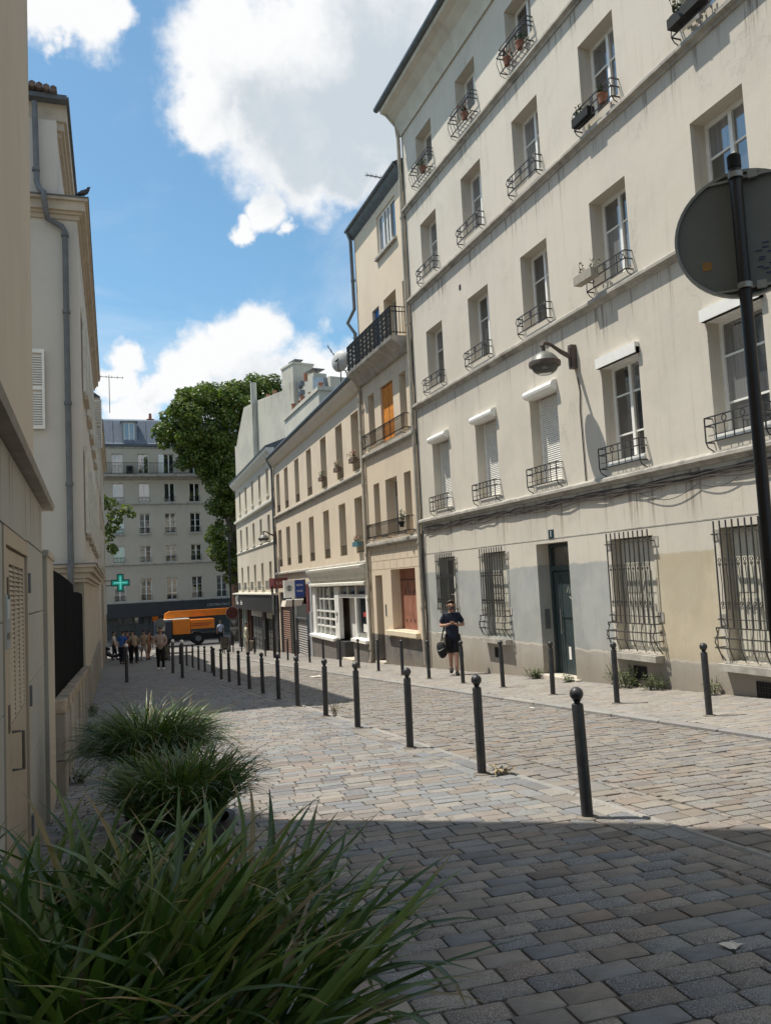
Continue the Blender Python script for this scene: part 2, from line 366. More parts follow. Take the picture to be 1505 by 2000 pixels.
mb=MB(); mb.box(-90,100,63.5,63.68,gz(63)-.3,gz(63)+.03); mb.build('boulevard_kerb',M_kerb,kind='structure')

def sett_template(seed):
    r=np.random.default_rng(seed); NR=10
    # unit stone: -.5...5, top at 0, split edges and slightly clipped corners
    c=.018+.05*r.random(4)**1.5; j=lambda a=.022:(r.random()-.5)*a
    ring=[(-.5+c[0],-.5),(.0+j(.5),-.5+j(.07)),(.5-c[1],-.5),(.5,-.5+c[1]*1.6),(.5,.5-c[2]*1.6),(.5-c[2],.5),(.0+j(.5),.5+j(.07)),(-.5+c[3],.5),(-.5,.5-c[3]*1.6),(-.5,-.5+c[0]*1.6)]
    ring=[(x+j(),y+j(.05)) for x,y in ring]
    vs=[(x,y,-.03) for x,y in ring]+[(x,y,-.004) for x,y in ring]+[(x*.965,y*.94,j(.003)) for x,y in ring]+[(0,0,.0005)]
    fs=[]
    for k in (0,NR):
        for i in range(NR): fs.append((k+i,k+(i+1)%NR,k+NR+(i+1)%NR,k+NR+i))
    for i in range(NR): fs.append((2*NR+i,2*NR+(i+1)%NR,3*NR))
    return np.array(vs,float),fs
TEMPL=[sett_template(i) for i in range(12)]
def sett_cells():
    cells=[]  # (zone,cx,cy,l,w,zoff,alongy)
    r=np.random.default_rng(11)
    def rows(zone,x0,x1,y0,y1,l,w,zo,skew=0.0):
        y=y0
        while y<y1:
            ww=w*(1+(r.random()-.5)*.10); x=x0-r.random()*l
            while x<x1:
                ll=l*(.85+.3*r.random())
                a=max(x,x0); b_=min(x+ll,x1)
                if b_-a>.05: cells.append((zone,(a+b_)/2,y+ww/2+skew*((a+b_)/2-x0),b_-a,ww,zo,0 if abs(skew)<1e-6 else skew))
                x+=ll
            y+=ww
    def cols(zone,x0,w,y0,y1,l,zo):
        y=y0
        while y<y1:
            ll=l*(.85+.3*r.random()); cells.append((zone,x0+w/2,y+ll/2,ll,w,zo,1)); y+=ll
    rows(0,-.42,3.1,.4,30.6,.215,.130,0,-.085); cols(0,3.1,.15,.4,30.5,.24,0); cols(0,3.25,.15,.4,30.5,.24,0)
    rows(1,3.46,3.92,.4,30.5,.24,.17,-.03); rows(1,3.92,6.28,.4,30.7,.20,.122,-.03,-.06)
    rows(2,6.46,8.62,.4,30.6,.22,.14,0,-.05)
    return cells
cells=sett_cells()
def infront(x,y):
    d=camo.matrix_world.inverted()@Vector((x,y,gz(y)))
    if d.z>=-.5: return None
    px=752.5+FPX*d.x/-d.z; py=1000-FPX*d.y/-d.z
    return -d.z if (-60<px<1565 and py<2040) else None
vis=[(infront(c[1],c[2]),i) for i,c in enumerate(cells) if c[0]==0]; vis=sorted([v for v in vis if v[0]])
near=set(i for _,i in vis[:290])
walk=tag(bpy.data.objects.new('pavement',None),kind='structure'); COL.objects.link(walk)
road=tag(bpy.data.objects.new('roadway',None),kind='structure'); COL.objects.link(road)
walk2=tag(bpy.data.objects.new('pavement',None),kind='structure'); COL.objects.link(walk2)
tm=[]
for k,(vs,fs) in enumerate(TEMPL):
    me=bpy.data.meshes.new('sett'); me.from_pydata([tuple(p) for p in vs],[],fs); me.materials.append(M_settA); smooth_mesh(me,30); tm.append(me)
rs=np.random.default_rng(5)
SL=math.atan(.0485)
acc={0:([],[],[]),1:([],[],[]),2:([],[],[])}
for i,(zone,cx,cy,l,w,zo,al) in enumerate(cells):
    g_=(.007+.006*rs.random()) if zone!=1 else (.010+.008*rs.random())
    k=int(rs.integers(12)); dz=(rs.random()-.5)*(.004 if zone==0 else .008 if zone==1 else .003); tx,ty=(rs.random(2)-.5)*(.022 if zone!=2 else .010)
    L_,W_=l-g_,w-g_
    rz=(math.pi/2 if al==1 else al)+(rs.random()-.5)*.025+(math.pi if rs.random()<.5 else 0); z=gz(cy)+zo+dz
    if i in near:
        o=bpy.data.objects.new('sett',tm[k]); COL.objects.link(o); o.parent=walk; o.location=(cx,cy,z)
        o.rotation_euler=(tx-SL,ty,0); o.rotation_euler=(Matrix.Rotation(tx-SL,3,'X')@Matrix.Rotation(ty,3,'Y')@Matrix.Rotation(rz,3,'Z')).to_euler(); o.scale=(L_,W_,1)
    else:
        vs=TEMPL[k][0]*np.array([L_,W_,1]); c_,s_=math.cos(rz),math.sin(rz)
        x=vs[:,0]*c_-vs[:,1]*s_; y=vs[:,0]*s_+vs[:,1]*c_; zz=vs[:,2]+z+y*(tx-.0485)+x*ty
        A=acc[zone]; A[0].append(np.stack([x+cx,y+cy,zz],1)); A[1].append(k); A[2].append(rs.random())
for zone,par,mat in ((0,walk,M_setts),(1,road,M_road),(2,walk2,M_walk)):
    V=np.concatenate(acc[zone][0]); n=len(acc[zone][0]); fs=TEMPL[0][1]; F=[]
    for q in range(n):
        b=q*31; F+=[tuple(a+b for a in f) for f in fs]
    me=bpy.data.meshes.new('setts'); me.from_pydata(V.tolist(),[],F); me.materials.append(mat)
    at=me.attributes.new('tint','FLOAT','FACE'); at.data.foreach_set('value',np.repeat(np.array(acc[zone][2]),len(fs)))
    smooth_mesh(me,30); o=bpy.data.objects.new('setts',me); COL.objects.link(o); o.parent=par; tag(o,kind='stuff')
# kerbs
kb=MB(); kb.bbox(-.5,.5,-.5,.5,-.2,0,.015); 
def kerb(x,w,y0,y1,par,zo,name='kerb_stone'):
    y=y0; k=0
    while y<y1:
        l=.9+.2*rs.random(); m_=MB(); m_.bbox(x,x+w,y+.004,y+l-.006,-.2,0,.012)
        for q,(a,b,c) in enumerate(m_.v): m_.v[q]=(a,b,c+gz(b)+zo)
        m_.build(name,M_kerb,par); y+=l
kerb(3.405,.055,.5,30.5,walk,.004); kerb(6.29,.16,.5,30.5,walk2,.004)
kerb(3.40,.14,30.5,57,walk,.02); kerb(6.30,.16,30.5,57,walk2,.02)
# ---------------------------------------------------------------- facade tools (local: x=s along facade, y=d outward, z)
def wall(parent,mat,s0,s1,z0,z1,holes,reveal=.28,name='wall',rmat=None,d0=0.0,slopez=None,thick=True):
    """front sheet with real openings and reveals; holes=(s0,s1,z0,z1[,depth])"""
    mb=MB(); ss=sorted(set([s0,s1]+[h[0] for h in holes]+[h[1] for h in holes])); zs=sorted(set([z0,z1]+[h[2] for h in holes]+[h[3] for h in holes]))
    ss=[a for a in ss if s0<=a<=s1]; zs=[a for a in zs if z0<=a<=z1]
    for i in range(len(ss)-1):
        for j in range(len(zs)-1):
            cs,cz=(ss[i]+ss[i+1])/2,(zs[j]+zs[j+1])/2
            if any(h[0]<cs<h[1] and h[2]<cz<h[3] for h in holes): continue
            mb.quad((ss[i],d0,zs[j]),(ss[i+1],d0,zs[j]),(ss[i+1],d0,zs[j+1]),(ss[i],d0,zs[j+1]))
    for h in holes:
        a,b,c,d=h[:4]; r=d0-(h[4] if len(h)>4 else reveal)
        mb.quad((a,d0,c),(b,d0,c),(b,r,c),(a,r,c)); mb.quad((a,d0,d),(b,d0,d),(b,r,d),(a,r,d))
        mb.quad((a,d0,c),(a,r,c),(a,r,d),(a,d0,d)); mb.quad((b,d0,c),(b,r,c),(b,r,d),(b,d0,d))
    me=mb
    o=me.build(name,mat,parent); 
    return o
def body(parent,mat,s0,s1,d0,d1,z0,z1,name='body'):
    mb=MB(); mb.box(s0,s1,d0,d1,z0,z1); return mb.build(name,mat,parent)
def window(parent,a,b,c,d,depth=.25,fr=.068,mat=None,gm=None,rows=(.33,),d0=0.0,sash=True,mid=.07,open_=0,gl=None):
    mat=mat or M_white; gm=gm or M_glass
    y1=d0-depth; y0=y1-.06
    mb=MB(); mb.box(a,a+fr,y0,y1,c,d); mb.box(b-fr,b,y0,y1,c,d); mb.box(a+fr,b-fr,y0,y1,c,c+fr); mb.box(a+fr,b-fr,y0,y1,d-fr,d)
    m=(a+b)/2; 
    if sash: mb.box(m-mid/2,m+mid/2,y0,y1+.015,c+fr,d-fr)
    hh=d-c-2*fr; cuts=[c+fr+hh*(1-r) for r in rows]
    for q in cuts:
        mb.box(a+fr,m-mid/2 if sash else b-fr,y0+.01,y1-.005,q-.014,q+.014)
        if sash: mb.box(m+mid/2,b-fr,y0+.01,y1-.005,q-.014,q+.014)
    w=mb.build('window',mat,parent)
    lv=[c+fr]+sorted(cuts)+[d-fr]
    sp=[(a+fr,m-mid/2),(m+mid/2,b-fr)] if sash else [(a+fr,b-fr)]
    for (p,q) in sp:
        for i in range(len(lv)-1):
            g_=MB(); g_.box(p,q,y0+.015,y0+.03,lv[i]+(.014 if i else 0),lv[i+1]-(.014 if i<len(lv)-2 else 0)); g_.build('pane',gm,w)
    return w
def shutterwin(parent,a,b,c,d,depth=.25,top=.16,sl=.042):
    # closed roller shutter: every slat is a piece
    mb=MB(); mb.box(a,a+.05,-depth-.03,-depth+.03,c,d); mb.box(b-.05,b,-depth-.03,-depth+.03,c,d); mb.box(a+.05,b-.05,-depth-.03,-depth+.02,c,c+.05)
    w=mb.build('window',M_white,parent)
    t=MB(); t.extr([(-.5,0),(-.02,.002),(.5,.008),(.5,-.0)],0,1)
    z=c+.05; k=0; me=None
    while z<d-.01:
        m_=MB(); L_=b-a-.1
        m_.extr([(-depth-.012,0),(-depth+.006,.004),(-depth+.014,sl*.45),(-depth+.006,sl*.8),(-depth-.004,sl*.86),(-depth-.012,sl*.86)],0,L_)
        if me is None: me=m_.mesh('slat',M_white)
        inst(me,'slat',w,(a+.05,0,z),off=rootoff(w)); z+=sl
    box=MB(); box.extr([(-.1,d-.02),(.06,d-.02),(.14,d+.03),(.15,d+.08),(.12,d+.14),(.06,d+.17),(0,d+.18),(0,d-.0)],a-.03,b+.03)
    box.build('shutter_box',M_white,parent)
    return w
def guard(parent,a,b,c,h=.42,out=.16,style=0,mat=None,belly=.0,name='window_guard'):
    mat=mat or M_rail; mb=MB(); t=.018
    def rail(z,o): 
        mb.bar((a-.04,.0,z),(a-.04,o,z),t); mb.bar((a-.04,o,z),(b+.04,o,z),t); mb.bar((b+.04,o,z),(b+.04,0,z),t)
    zt=c+h; o1=out+belly
    rail(zt,out); rail(c+.10,o1 if belly else out)
    if style==0:   # plain bars with corner scrolls
        rail(zt-.14,out+.0)
        for s_ in (a+.18,b-.18): mb.bar((s_,out,c+.10),(s_,out,zt),.014)
        for s_ in (a-.04,b+.04):
            mb.tube([(s_,out,zt),(s_,out+.03,zt-.07),(s_,out-.01,zt-.16),(s_,out,c+.1),(s_,out-.05,c+.03),(s_,.01,c-.02)],.009,5)
        for s_ in (a+.07,b-.07): ring(mb,(s_,out,zt-.07),.05,.008)
        ring(mb,((a+b)/2,out,zt-.07),.05,.008); mb.bar(((a+b)/2,out,c+.1),((a+b)/2,out,zt),.012)
    elif style==1: # belly guard of the top floor: stacked curved rails
        for q,(zz,oo) in enumerate([(zt-.10,out+.02),(zt-.2,out+.07)]): rail(zz,oo)
        n=8
        for i in range(n+1):
            s_=a-.04+(b-a+.08)*i/n
            mb.tube([(s_,out,zt-.1),(s_,out+.06,zt-.2),(s_,out+.08,zt-.32),(s_,out,c+.04),(s_,.03,c-.0)],.007,5)
    elif style==2: # ornate first floor guard
        rail(zt-.12,out)
        for i in range(1,6):
            s_=a+(b-a)*i/6
            if i in(1,3,5): mb.bar((s_,out,c+.1),(s_,out,zt),.013)
            else: ring(mb,(s_,out,zt-.06),.045,.008); mb.bar((s_,out,c+.1),(s_,out,zt-.12),.010)
        mb.bar((a+.02,out,c+.19),(b-.02,out,c+.19),.010)
        for s_ in (a-.04,b+.04):
            mb.bar((s_,out,c+.1),(s_,out,zt),.016); mb.tube([(s_,out,c+.1),(s_,out-.03,c+.03),(s_,.01,c-.03)],.010,5)
    return mb.build(name,mat,parent)
def ring(mb,c,r,t,n=10,plane='sz'):
    pts=[]
    for i in range(n+1):
        a=2*math.pi*i/n; pts.append((c[0]+r*math.cos(a),c[1],c[2]+r*math.sin(a)) if plane=='sz' else (c[0],c[1]+r*math.cos(a),c[2]+r*math.sin(a)))
    mb.tube(pts,t,4,caps=False)
def ledge(parent,s0,s1,z,dep=.13,h=.17,mat=None,name='string_course',d0=0):
    mb=MB(); mb.extr([(d0-.02,z-h),(d0+.03,z-h),(d0+.05,z-h+.05),(d0+dep,z-h+.07),(d0+dep,z-.03),(d0+dep-.02,z-.005),(d0-.02,z+.035)],s0,s1); return mb.build(name,mat or M_concrete,parent)
def downpipe(parent,pts,r=.05,mat=None,coll=None,name='downpipe'):
    mb=MB(); mb.tube(pts,r,10)
    P=[Vector(p) for p in pts]
    for c in (coll or []):
        mb.tube([(c[0],c[1],c[2]-.035),(c[0],c[1],c[2]+.035)],r*1.35,10)
    return mb.build(name,mat or M_pipe,parent,smooth=True)
RZ=math.pi/2
# ================================================================ RIGHT SIDE: large grey-cream building
R1W=plaster('render_r1',(.63,.58,.50),ledges=[(1.46,.95),(4.68,.8),(7.7,.7),(10.4,.6)],streak=.75,base=.8,cracks=.16,blotch=.6,tone2=(.53,.49,.425),
  patches=[(12.35,20.98,-1.46,.16,(.385,.40,.39),1.0),(9.7,11.12,-1.47,.24,(.53,.45,.31),.85),(-4,8.4,-1.47,.24,(.53,.45,.31),.6),(-4,21.2,-3,-1.46,(.36,.335,.30),.85),(18.9,19.9,.1,.72,(.54,.51,.44),.8)])
b1=thing('apartment_building',(8.6,8,gz(8)),'long grey cream apartment building with closed white roller shutters and barred ground floor windows','building',rz=RZ,off=(8,0,gz(8)))
cols=[19.42,16.80,14.22,11.66,8.98,6.35,3.75]
wd=1.06
H=[]
for i,c in enumerate(cols):
    a,b=c-wd/2,c+wd/2
    H+=[(a,b,1.80,3.58),(a,b,5.03,6.63),(a,b,8.08,9.62),(a,b,10.98,12.12)]
gw=[(18.9,19.92),(16.2,17.3),(11.12,12.25),(8.5,9.6),(5.8,6.9),(3.2,4.3)]
for a,b in gw: H.append((a,b,-1.40,.52,.24))
H.append((13.66,14.86,-2.25,.58,.34))
wall(b1,R1W,-4,20.97,-2.75,13.2,H)
body(b1,R1W,-4,20.97,-.42,-11,-2.9,13.2)
for z,s1 in ((1.61,20.97),(4.84,20.97),(7.86,20.97),(10.52,20.97)): ledge(b1,-4,s1,z,.12,.15)
mb=MB(); mb.box(-4,20.97,0,.006,.655,.672); mb.build('moulding',M_concrete,b1)
mb=MB(); mb.extr([(0,12.70),(.05,12.68),(.09,12.80),(.22,13.08),(.44,13.26),(.60,13.32),(.62,13.42),(0,13.45)],-4,21.0); mb.build('cornice',simple('cornice_paint',(.60,.56,.48),.8,0,.1,2,dirt=(.3,.26,.2,.4)),b1)
mb=MB(); mb.tube([(-4,.67,13.50),(21.15,.67,13.50)],.085,10); mb.extr([(-.2,13.45),(.60,13.45),(.60,13.5),(-1.0,13.9),(-4.5,15.8),(-4.6,15.6),(-.3,13.46)],-4,21.1); mb.build('roof',M_slate,b1,smooth=True)
mb=MB(); mb.box(16.5,16.9,-.6,-.2,13.6,14.2); mb.box(15.6,16.2,-.7,-.2,13.6,14.0); mb.build('skylight',M_slate,b1)
for i,c in enumerate(cols):
    a,b=c-wd/2,c+wd/2
    # first floor
    if i<3: shutterwin(b1,a,b,1.80,3.58)
    else:
        window(b1,a,b,1.86,3.58,.22,rows=(.30,.74)); 
        mb=MB(); mb.box(a-.04,b+.04,-.22,.07,3.56,3.66); mb.box(a-.04,b+.04,.0,.09,3.56,3.74); mb.build('shutter_box',M_white,b1)
        mb=MB(); mb.extr([(-.22,1.80),(.03,1.79),(.03,1.87),(-.22,1.90)],a,b); mb.build('sill',M_white,b1)
    guard(b1,a,b,1.66,.46,.15,2)
    window(b1,a,b,5.03,6.63,.27,rows=(.34,)); guard(b1,a,b,4.88,.42,.15,0)
    window(b1,a,b,8.08,9.62,.27,rows=(.36,)); guard(b1,a,b,7.90,.42,.17,0)
    window(b1,a,b,10.98,12.12,.27,rows=()); guard(b1,a,b,10.62,.62,.16,1)
M_panel=simple('panel_cream',(.60,.57,.48),.6,0,.08,5)
# ground floor grilles
for i,(a,b) in enumerate(gw):
    big=i not in(0,)
    w=window(b1,a,b,-1.40,.50,.20,rows=(.5,),mat=M_offwhite,gm=M_glassb)
    if big:
        m2=(a+b)/2
        for p_,q_ in ((a+.06,m2-.03),(m2+.03,b-.06)):
            mb=MB(); mb.box(p_,q_,-.19,-.165,-1.33,.46); mb.box(p_+.04,q_-.04,-.165,-.158,-1.25,-.5); mb.box(p_+.04,q_-.04,-.165,-.158,-.42,.38); mb.build('shutter_panel',M_panel,w)
    # inner roller/blind sunlit behind the bars
    mb=MB(); n=9; st_=(b-a)/n
    for k in range(n+1):
        s_=a+st_*k-.02*0
        mb.tube([(s_,.10,-.93 if big else -.85),(s_,.10,.62)],.013,5)
        if k<n:
            for zz in (.0,-.62):
                ring(mb,(s_+st_*.5,.10,zz+.05),.026,.006,8); ring(mb,(s_+st_*.5,.10,zz-.01),.022,.006,8)
            mb.tube([(s_+st_*.5,.10,-.62),(s_+st_*.35,.10,-.3),(s_+st_*.5,.10,.0)],.006,4)
    for zz in (.43,-.80): mb.bar((a-.06,.10,zz),(b+.06,.10,zz),.03,.012)
    for zz in (.43,-.80):
        for s_ in (a-.05,b+.05): mb.bar((s_,.10,zz),(s_,-.0,zz),.02)
    if big:
        for zz,oo in ((-.92,.15),(-1.06,.19),(-1.2,.19)):
            mb.bar((a-.06,.0,zz),(a-.06,oo,zz),.018); mb.bar((a-.06,oo,zz),(b+.06,oo,zz),.018); mb.bar((b+.06,oo,zz),(b+.06,.0,zz),.018)
        for k in range(6):
            s_=a+(b-a)*k/5; mb.tube([(s_,.15,-.92),(s_,.19,-1.06),(s_,.19,-1.2),(s_,.12,-1.38)],.008,4)
        for s_ in (a-.06,b+.06): mb.tube([(s_,.15,-.92),(s_,.13,-1.0),(s_,.19,-1.12),(s_,.10,-1.3),(s_,.02,-1.4)],.010,5)
    g_=mb.build('window_grille',M_grille,b1)
    for s_ in (a-.07,b+.07):
        for zz in (.43,-.80): mb=MB(); mb.box(s_-.07,s_+.07,0,.012,zz-.09,zz+.07); mb.build('anchor_patch',M_concrete,b1)
    mb=MB(); mb.extr([(-.2,-1.42),(.17,-1.43),(.17,-1.53),(.02,-1.55),(-.2,-1.55)],a-.06,b+.08); mb.build('sill',M_concrete,b1)
for (a,b) in ((11.52,11.86),(8.75,9.12),(16.75,16.98)):
    mb=MB(); mb.box(a,b,-.02,.006,-1.86,-1.64); v=mb.build('vent_backing',M_dark,b1)
    mb=MB()
    for k in range(8): s_=a+(b-a)*k/7; mb.bar((s_,.012,-1.86),(s_,.012,-1.64),.008)
    for k in range(4): mb.bar((a,.012,-1.86+.073*k),(b,.012,-1.86+.073*k),.008)
    mb.build('vent_grille',M_rail,b1)
# door
M_door=simple('door_green',(.035,.052,.055),.45,0,.15,5)
mb=MB(); mb.box(13.66,13.74,-.36,-.28,-2.2,.56); mb.box(14.78,14.86,-.36,-.28,-2.2,.56); mb.box(13.74,14.78,-.36,-.28,.50,.56); mb.box(13.74,14.78,-.36,-.28,.02,.12)
dr=mb.build('door',M_door,b1)
mb=MB(); mb.box(13.74,14.78,-.345,-.33,.12,.50); mb.build('pane',M_glassb,dr)
mb=MB(); mb.box(13.76,14.56,-.35,-.31,-2.15,0.0); mb.box(14.58,14.76,-.35,-.31,-2.15,0.0); mb.box(13.76,14.56,-.31,-.295,-.92,-.86); mb.box(13.80,13.84,-.31,-.30,-2.1,-.05); mb.box(14.48,14.52,-.31,-.30,-2.1,-.05); mb.build('leaf',M_door,dr)
mb=MB(); mb.tube([(14.50,-.25,-1.25),(14.50,-.25,-.75)],.012,6); mb.bar((14.5,-.31,-1.2),(14.5,-.25,-1.2),.012); mb.bar((14.5,-.31,-.8),(14.5,-.25,-.8),.012); mb.build('handle',simple('steel',(.5,.5,.5),.3,.9),dr)
mb=MB(); mb.box(14.28,14.36,-.309,-.302,-1.75,-1.5); mb.build('sticker',M_white,dr)
# scratched tag on the door
mb=MB(); q=[(14.30,-.42),(14.24,-.30),(14.20,-.44),(14.14,-.31),(14.10,-.45),(14.05,-.33),(14.0,-.47),(13.96,-.34),(13.92,-.46)]; mb.tube([(a,-.308,b) for a,b in q],.006,4); mb.tube([(14.22,-.308,-.5),(14.1,-.308,-.58),(14.0,-.308,-.48)],.005,4)
mb.build('graffiti',M_offwhite,dr)
mb=MB(); mb.box(13.5,15.0,-.30,.12,gz(14.2)-.1,gz(14.2)+.06); mb.build('doorstep',simple('step_stone',(.55,.5,.42),.8,0,.2,5),b1)
mb=MB(); mb.box(14.852,14.858,-.22,-.10,-1.15,-.75); mb.build('entry_phone',M_pipeg,b1)
mb=MB(); mb.box(14.14,14.33,0,.012,.66,.84); pl=mb.build('house_number',simple('enamel_green',(.02,.045,.06),.3),b1)
text('digit','1',.17,M_white,pl,on_facade(14.235,.014,.75),.002)
mb=MB(); mb.box(17.65,17.75,0,.01,7.0,7.12); mb.build('vent_hole',M_dark,b1)
downpipe(b1,[(20.9,.56,13.38),(20.97,.14,13.0),(20.99,.09,12.6),(21.0,.09,-2.35)],.055,M_pipe,[(21.0,.09,z) for z in (10.3,7.2,4.1,1.0,-.8)])
# conduit from the lamp
mb=MB(); mb.tube([(12.92,.02,3.6),(12.86,.02,3.3),(12.90,.02,3.0),(12.88,.02,2.2),(12.87,.02,1.64)],.012,5); mb.build('conduit',simple('cable_dark',(.06,.05,.045),.7),b1)
# cable bundle under the first string course
cb=thing('wall_cables',(8.6,12,1.4),'bundle of sagging dark cables under the lowest ledge of the long grey cream building','cable',rz=RZ,off=(12,0,1.4))
for k in range(7):
    mb=MB(); pts=[]; s=20.9-rs.random()*.5; ph=rs.random()*9
    while s>1:
        sag=.05*math.sin(s*1.1+ph)+.04*math.sin(s*2.7+ph*2)
        pts.append((s,.035+.02*rs.random(),1.40-.03*(k%4)-abs(sag)*(.6+k*.12))); s-=.35
    mb.tube(pts,.009+.005*rs.random(),5); mb.build('cable',MATS['cable_dark'],cb)
mb=MB(); mb.tube([(11.3-.1*q,.04,1.22-.17*math.sin(math.pi*q/14)) for q in range(15)],.006,5); mb.tube([(9.9-.1*q,.04,1.2-.08*math.sin(math.pi*q/8)) for q in range(9)],.006,5); mb.build('cable',M_grille,cb)
mb=MB()
for s in (20.85,20.8): mb.tube([(s,.06,1.3),(s+.05,.09,.5),(s,.06,-1.0),(s+.03,.08,-2.2)],.014,5)
mb.build('cable',MATS['cable_dark'],cb)
# ================================================================ narrow cream building
MW=plaster('render_m',(.70,.59,.455),ledges=[(4.0,.6),(1.1,.6),(6.7,.9)],streak=.3,base=.4,blotch=.4,bumps=.15,patches=[(21,26,-3,-1.68,(.10,.105,.11),1.0)])
b2=thing('apartment_building',(8.6,23.4,gz(23.4)),'tall narrow cream building with black iron balcony and orange curtains','building',rz=RZ,off=(23.4,0,gz(23.4)))
m_f3=[(23.56,24.2),(22.05,23.12),(21.25,21.5)]; m_f2=[(24.46,25.06),(22.72,23.84),(21.62,22.16)]; m_f1=[(24.36,24.92),(22.75,23.78),(21.62,22.16)]
H=[(21.76,23.40,10.12,11.36,.22)]+[(a,b,6.98,8.6,.3) for a,b in m_f3]+[(a,b,4.3,6.03,.3) for a,b in m_f2]+[(a,b,1.32,3.1,.3) for a,b in m_f1]+[(24.52,25.2,gz(24.8),.17,.35),(21.68,23.70,-1.50,.32,.36)]
wall(b2,MW,21.04,25.72,gz(26)-.2,11.9,H)
body(b2,MW,21.04,25.72,-.45,-9,-3,11.85)
w=window(b2,21.76,23.40,10.12,11.36,.06,rows=(),gm=M_glass); mb=MB(); mb.box(22.28,22.36,-.12,-.04,10.15,11.33); mb.box(22.84,22.92,-.12,-.04,10.15,11.33); mb.build('mullion',M_white,w)
mb=MB(); mb.extr([(-.2,10.12),(.10,10.06),(.10,9.98),(0,9.96),(-.2,9.96)],21.7,23.5); mb.build('sill',M_concrete,b2)
mb=MB(); mb.extr([(0,11.62),(.18,11.8),(.22,11.9),(.22,12.0),(-1.2,12.7),(-5,13.2),(-5,13),(0,11.85)],21.04,25.8); mb.tube([(21.04,.24,11.93),(25.85,.24,11.93)],.06,8); mb.build('roof',M_slate,b2,smooth=True)
for (a,b) in m_f3: window(b2,a,b,6.98,8.6,.28,rows=(),sash=b-a>.8,mat=M_offwhite)
mb=MB(); mb.box(23.56,24.2,-.12,-.10,6.98,8.6); mb.build('blue_blind',simple('blue_paint',(.01,.13,.42),.5),b2)
for (a,b) in m_f2: window(b2,a,b,4.3,6.03,.28,rows=(.3,),sash=b-a>.8,mat=M_offwhite)
mo=simple('orange_cloth',(.62,.22,.02),.8,0,.25,6)
for a,b in ((22.73,23.26),(23.30,23.83)):
    mb=MB(); n=10
    mb.extr([(-.07,4.33),(-.085,4.33),(-.085,6.0),(-.07,6.0)],a,b); mb.build('orange_curtain',mo,b2)
for (a,b) in m_f1: window(b2,a,b,1.32,3.1,.28,rows=(.3,),sash=b-a>.8,mat=M_offwhite)
ledge(b2,21.04,25.72,4.16,.12,.16); ledge(b2,21.04,25.72,1.22,.12,.16)
# big balcony
mb=MB(); mb.extr([(0,6.48),(.10,6.50),(.20,6.62),(.42,6.78),(.50,6.84),(.52,6.93),(0,6.95)],21.3,25.66); mb.build('balcony_slab',M_concrete,b2)
mb=MB(); o_=.47
for zz in (7.80,7.66,7.05): mb.bar((21.36,o_,zz),(25.6,o_,zz),.03,.02)
for s_ in (21.36,25.6):
    for zz in (7.80,7.66,7.05): mb.bar((s_,o_,zz),(s_,0,zz),.022)
    for k in range(4): mb.bar((s_,.1+.1*k,7.0),(s_,.1+.1*k,7.8),.014)
n=46
for k in range(n+1):
    s_=21.36+4.24*k/n; mb.bar((s_,o_,6.95),(s_,o_,7.8),.018 if k%4 else .03)
    if k<n:
        c_=s_+4.24/n/2
        ring(mb,(c_,o_,7.73),.034,.011,8); ring(mb,(c_,o_,7.12),.036,.011,8); ring(mb,(c_,o_,7.40),.038,.012,8); ring(mb,(c_,o_,7.27),.03,.011,8); ring(mb,(c_,o_,7.54),.03,.011,8)
mb.build('balcony_railing',M_iron,b2)
def longrail(s0,s1,z0,z1,o,mat=M_iron):
    mb=MB()
    for zz in (z1,z0+.06): mb.bar((s0,o,zz),(s1,o,zz),.022)
    for s_ in (s0,s1):
        for zz in (z1,z0+.06): mb.bar((s_,o,zz),(s_,0,zz),.02)
    n=int((s1-s0)/.085)
    for k in range(n+1):
        s_=s0+(s1-s0)*k/n; mb.bar((s_,o,z0),(s_,o,z1),.013)
        if k%2==0: ring(mb,(s_+.04,o,z1-.06),.03,.006,7)
    for s_ in (s0+.3,(s0+s1)/2,s1-.3): mb.tube([(s_,o,z0+.05),(s_,o+.04,z0-.03),(s_,.02,z0-.06)],.01,5)
    mb.build('balcony_railing',mat,b2)
longrail(21.5,25.35,4.28,4.74,.16); longrail(21.5,25.30,1.34,1.80,.16)
# ground floor: block joints, window with boarded shutter, door
mb=MB()
for z in (.9,.62,.35): mb.box(21.1,25.66,0,.004,z,z+.014)
for z,o in ((.9,.0),(.62,.3),(.35,.0)):
    for k in range(8): s_=21.3+o+.6*k; 
    for k in range(8):
        s_=21.3+o+.6*k
        if s_<25.6: mb.box(s_,s_+.012,0,.004,z+.014,z+.28)
mb.build('block_joint',simple('joint_shade',(.45,.38,.28),.9),b2)
md=simple('rusty_board',(.30,.13,.085),.7,0,.25,3,dirt=(.12,.05,.035,.6))
mb=MB(); mb.box(21.68,22.69,-.36,-.30,-1.50,.32); mb.build('shutter_leaf',md,b2); mb=MB(); mb.box(22.71,23.70,-.36,-.30,-1.50,.32); mb.build('shutter_leaf',md,b2)
mb=MB()
for zz in (-.42,-1.28):
    for k in range(5):
        s_=21.9+.34*k; mb.box(s_,s_+.05,-.299,-.292,zz,zz+.09)
mb.build('vent_slot',M_dark,b2)
mb=MB(); mb.box(21.68,23.70,-.299,-.288,-.02,.0); mb.build('board_seam',M_dark,b2)
mb=MB(); mb.extr([(-.3,-1.5),(.14,-1.53),(.14,-1.66),(0,-1.68),(-.3,-1.68)],21.5,24.1); mb.build('sill',simple('sill_cream',(.70,.60,.45),.8),b2)
mb=MB(); mb.box(24.52,25.2,-.37,-.32,gz(24.8),.15); mb.build('door',simple('door_brown',(.06,.04,.03),.5),b2)
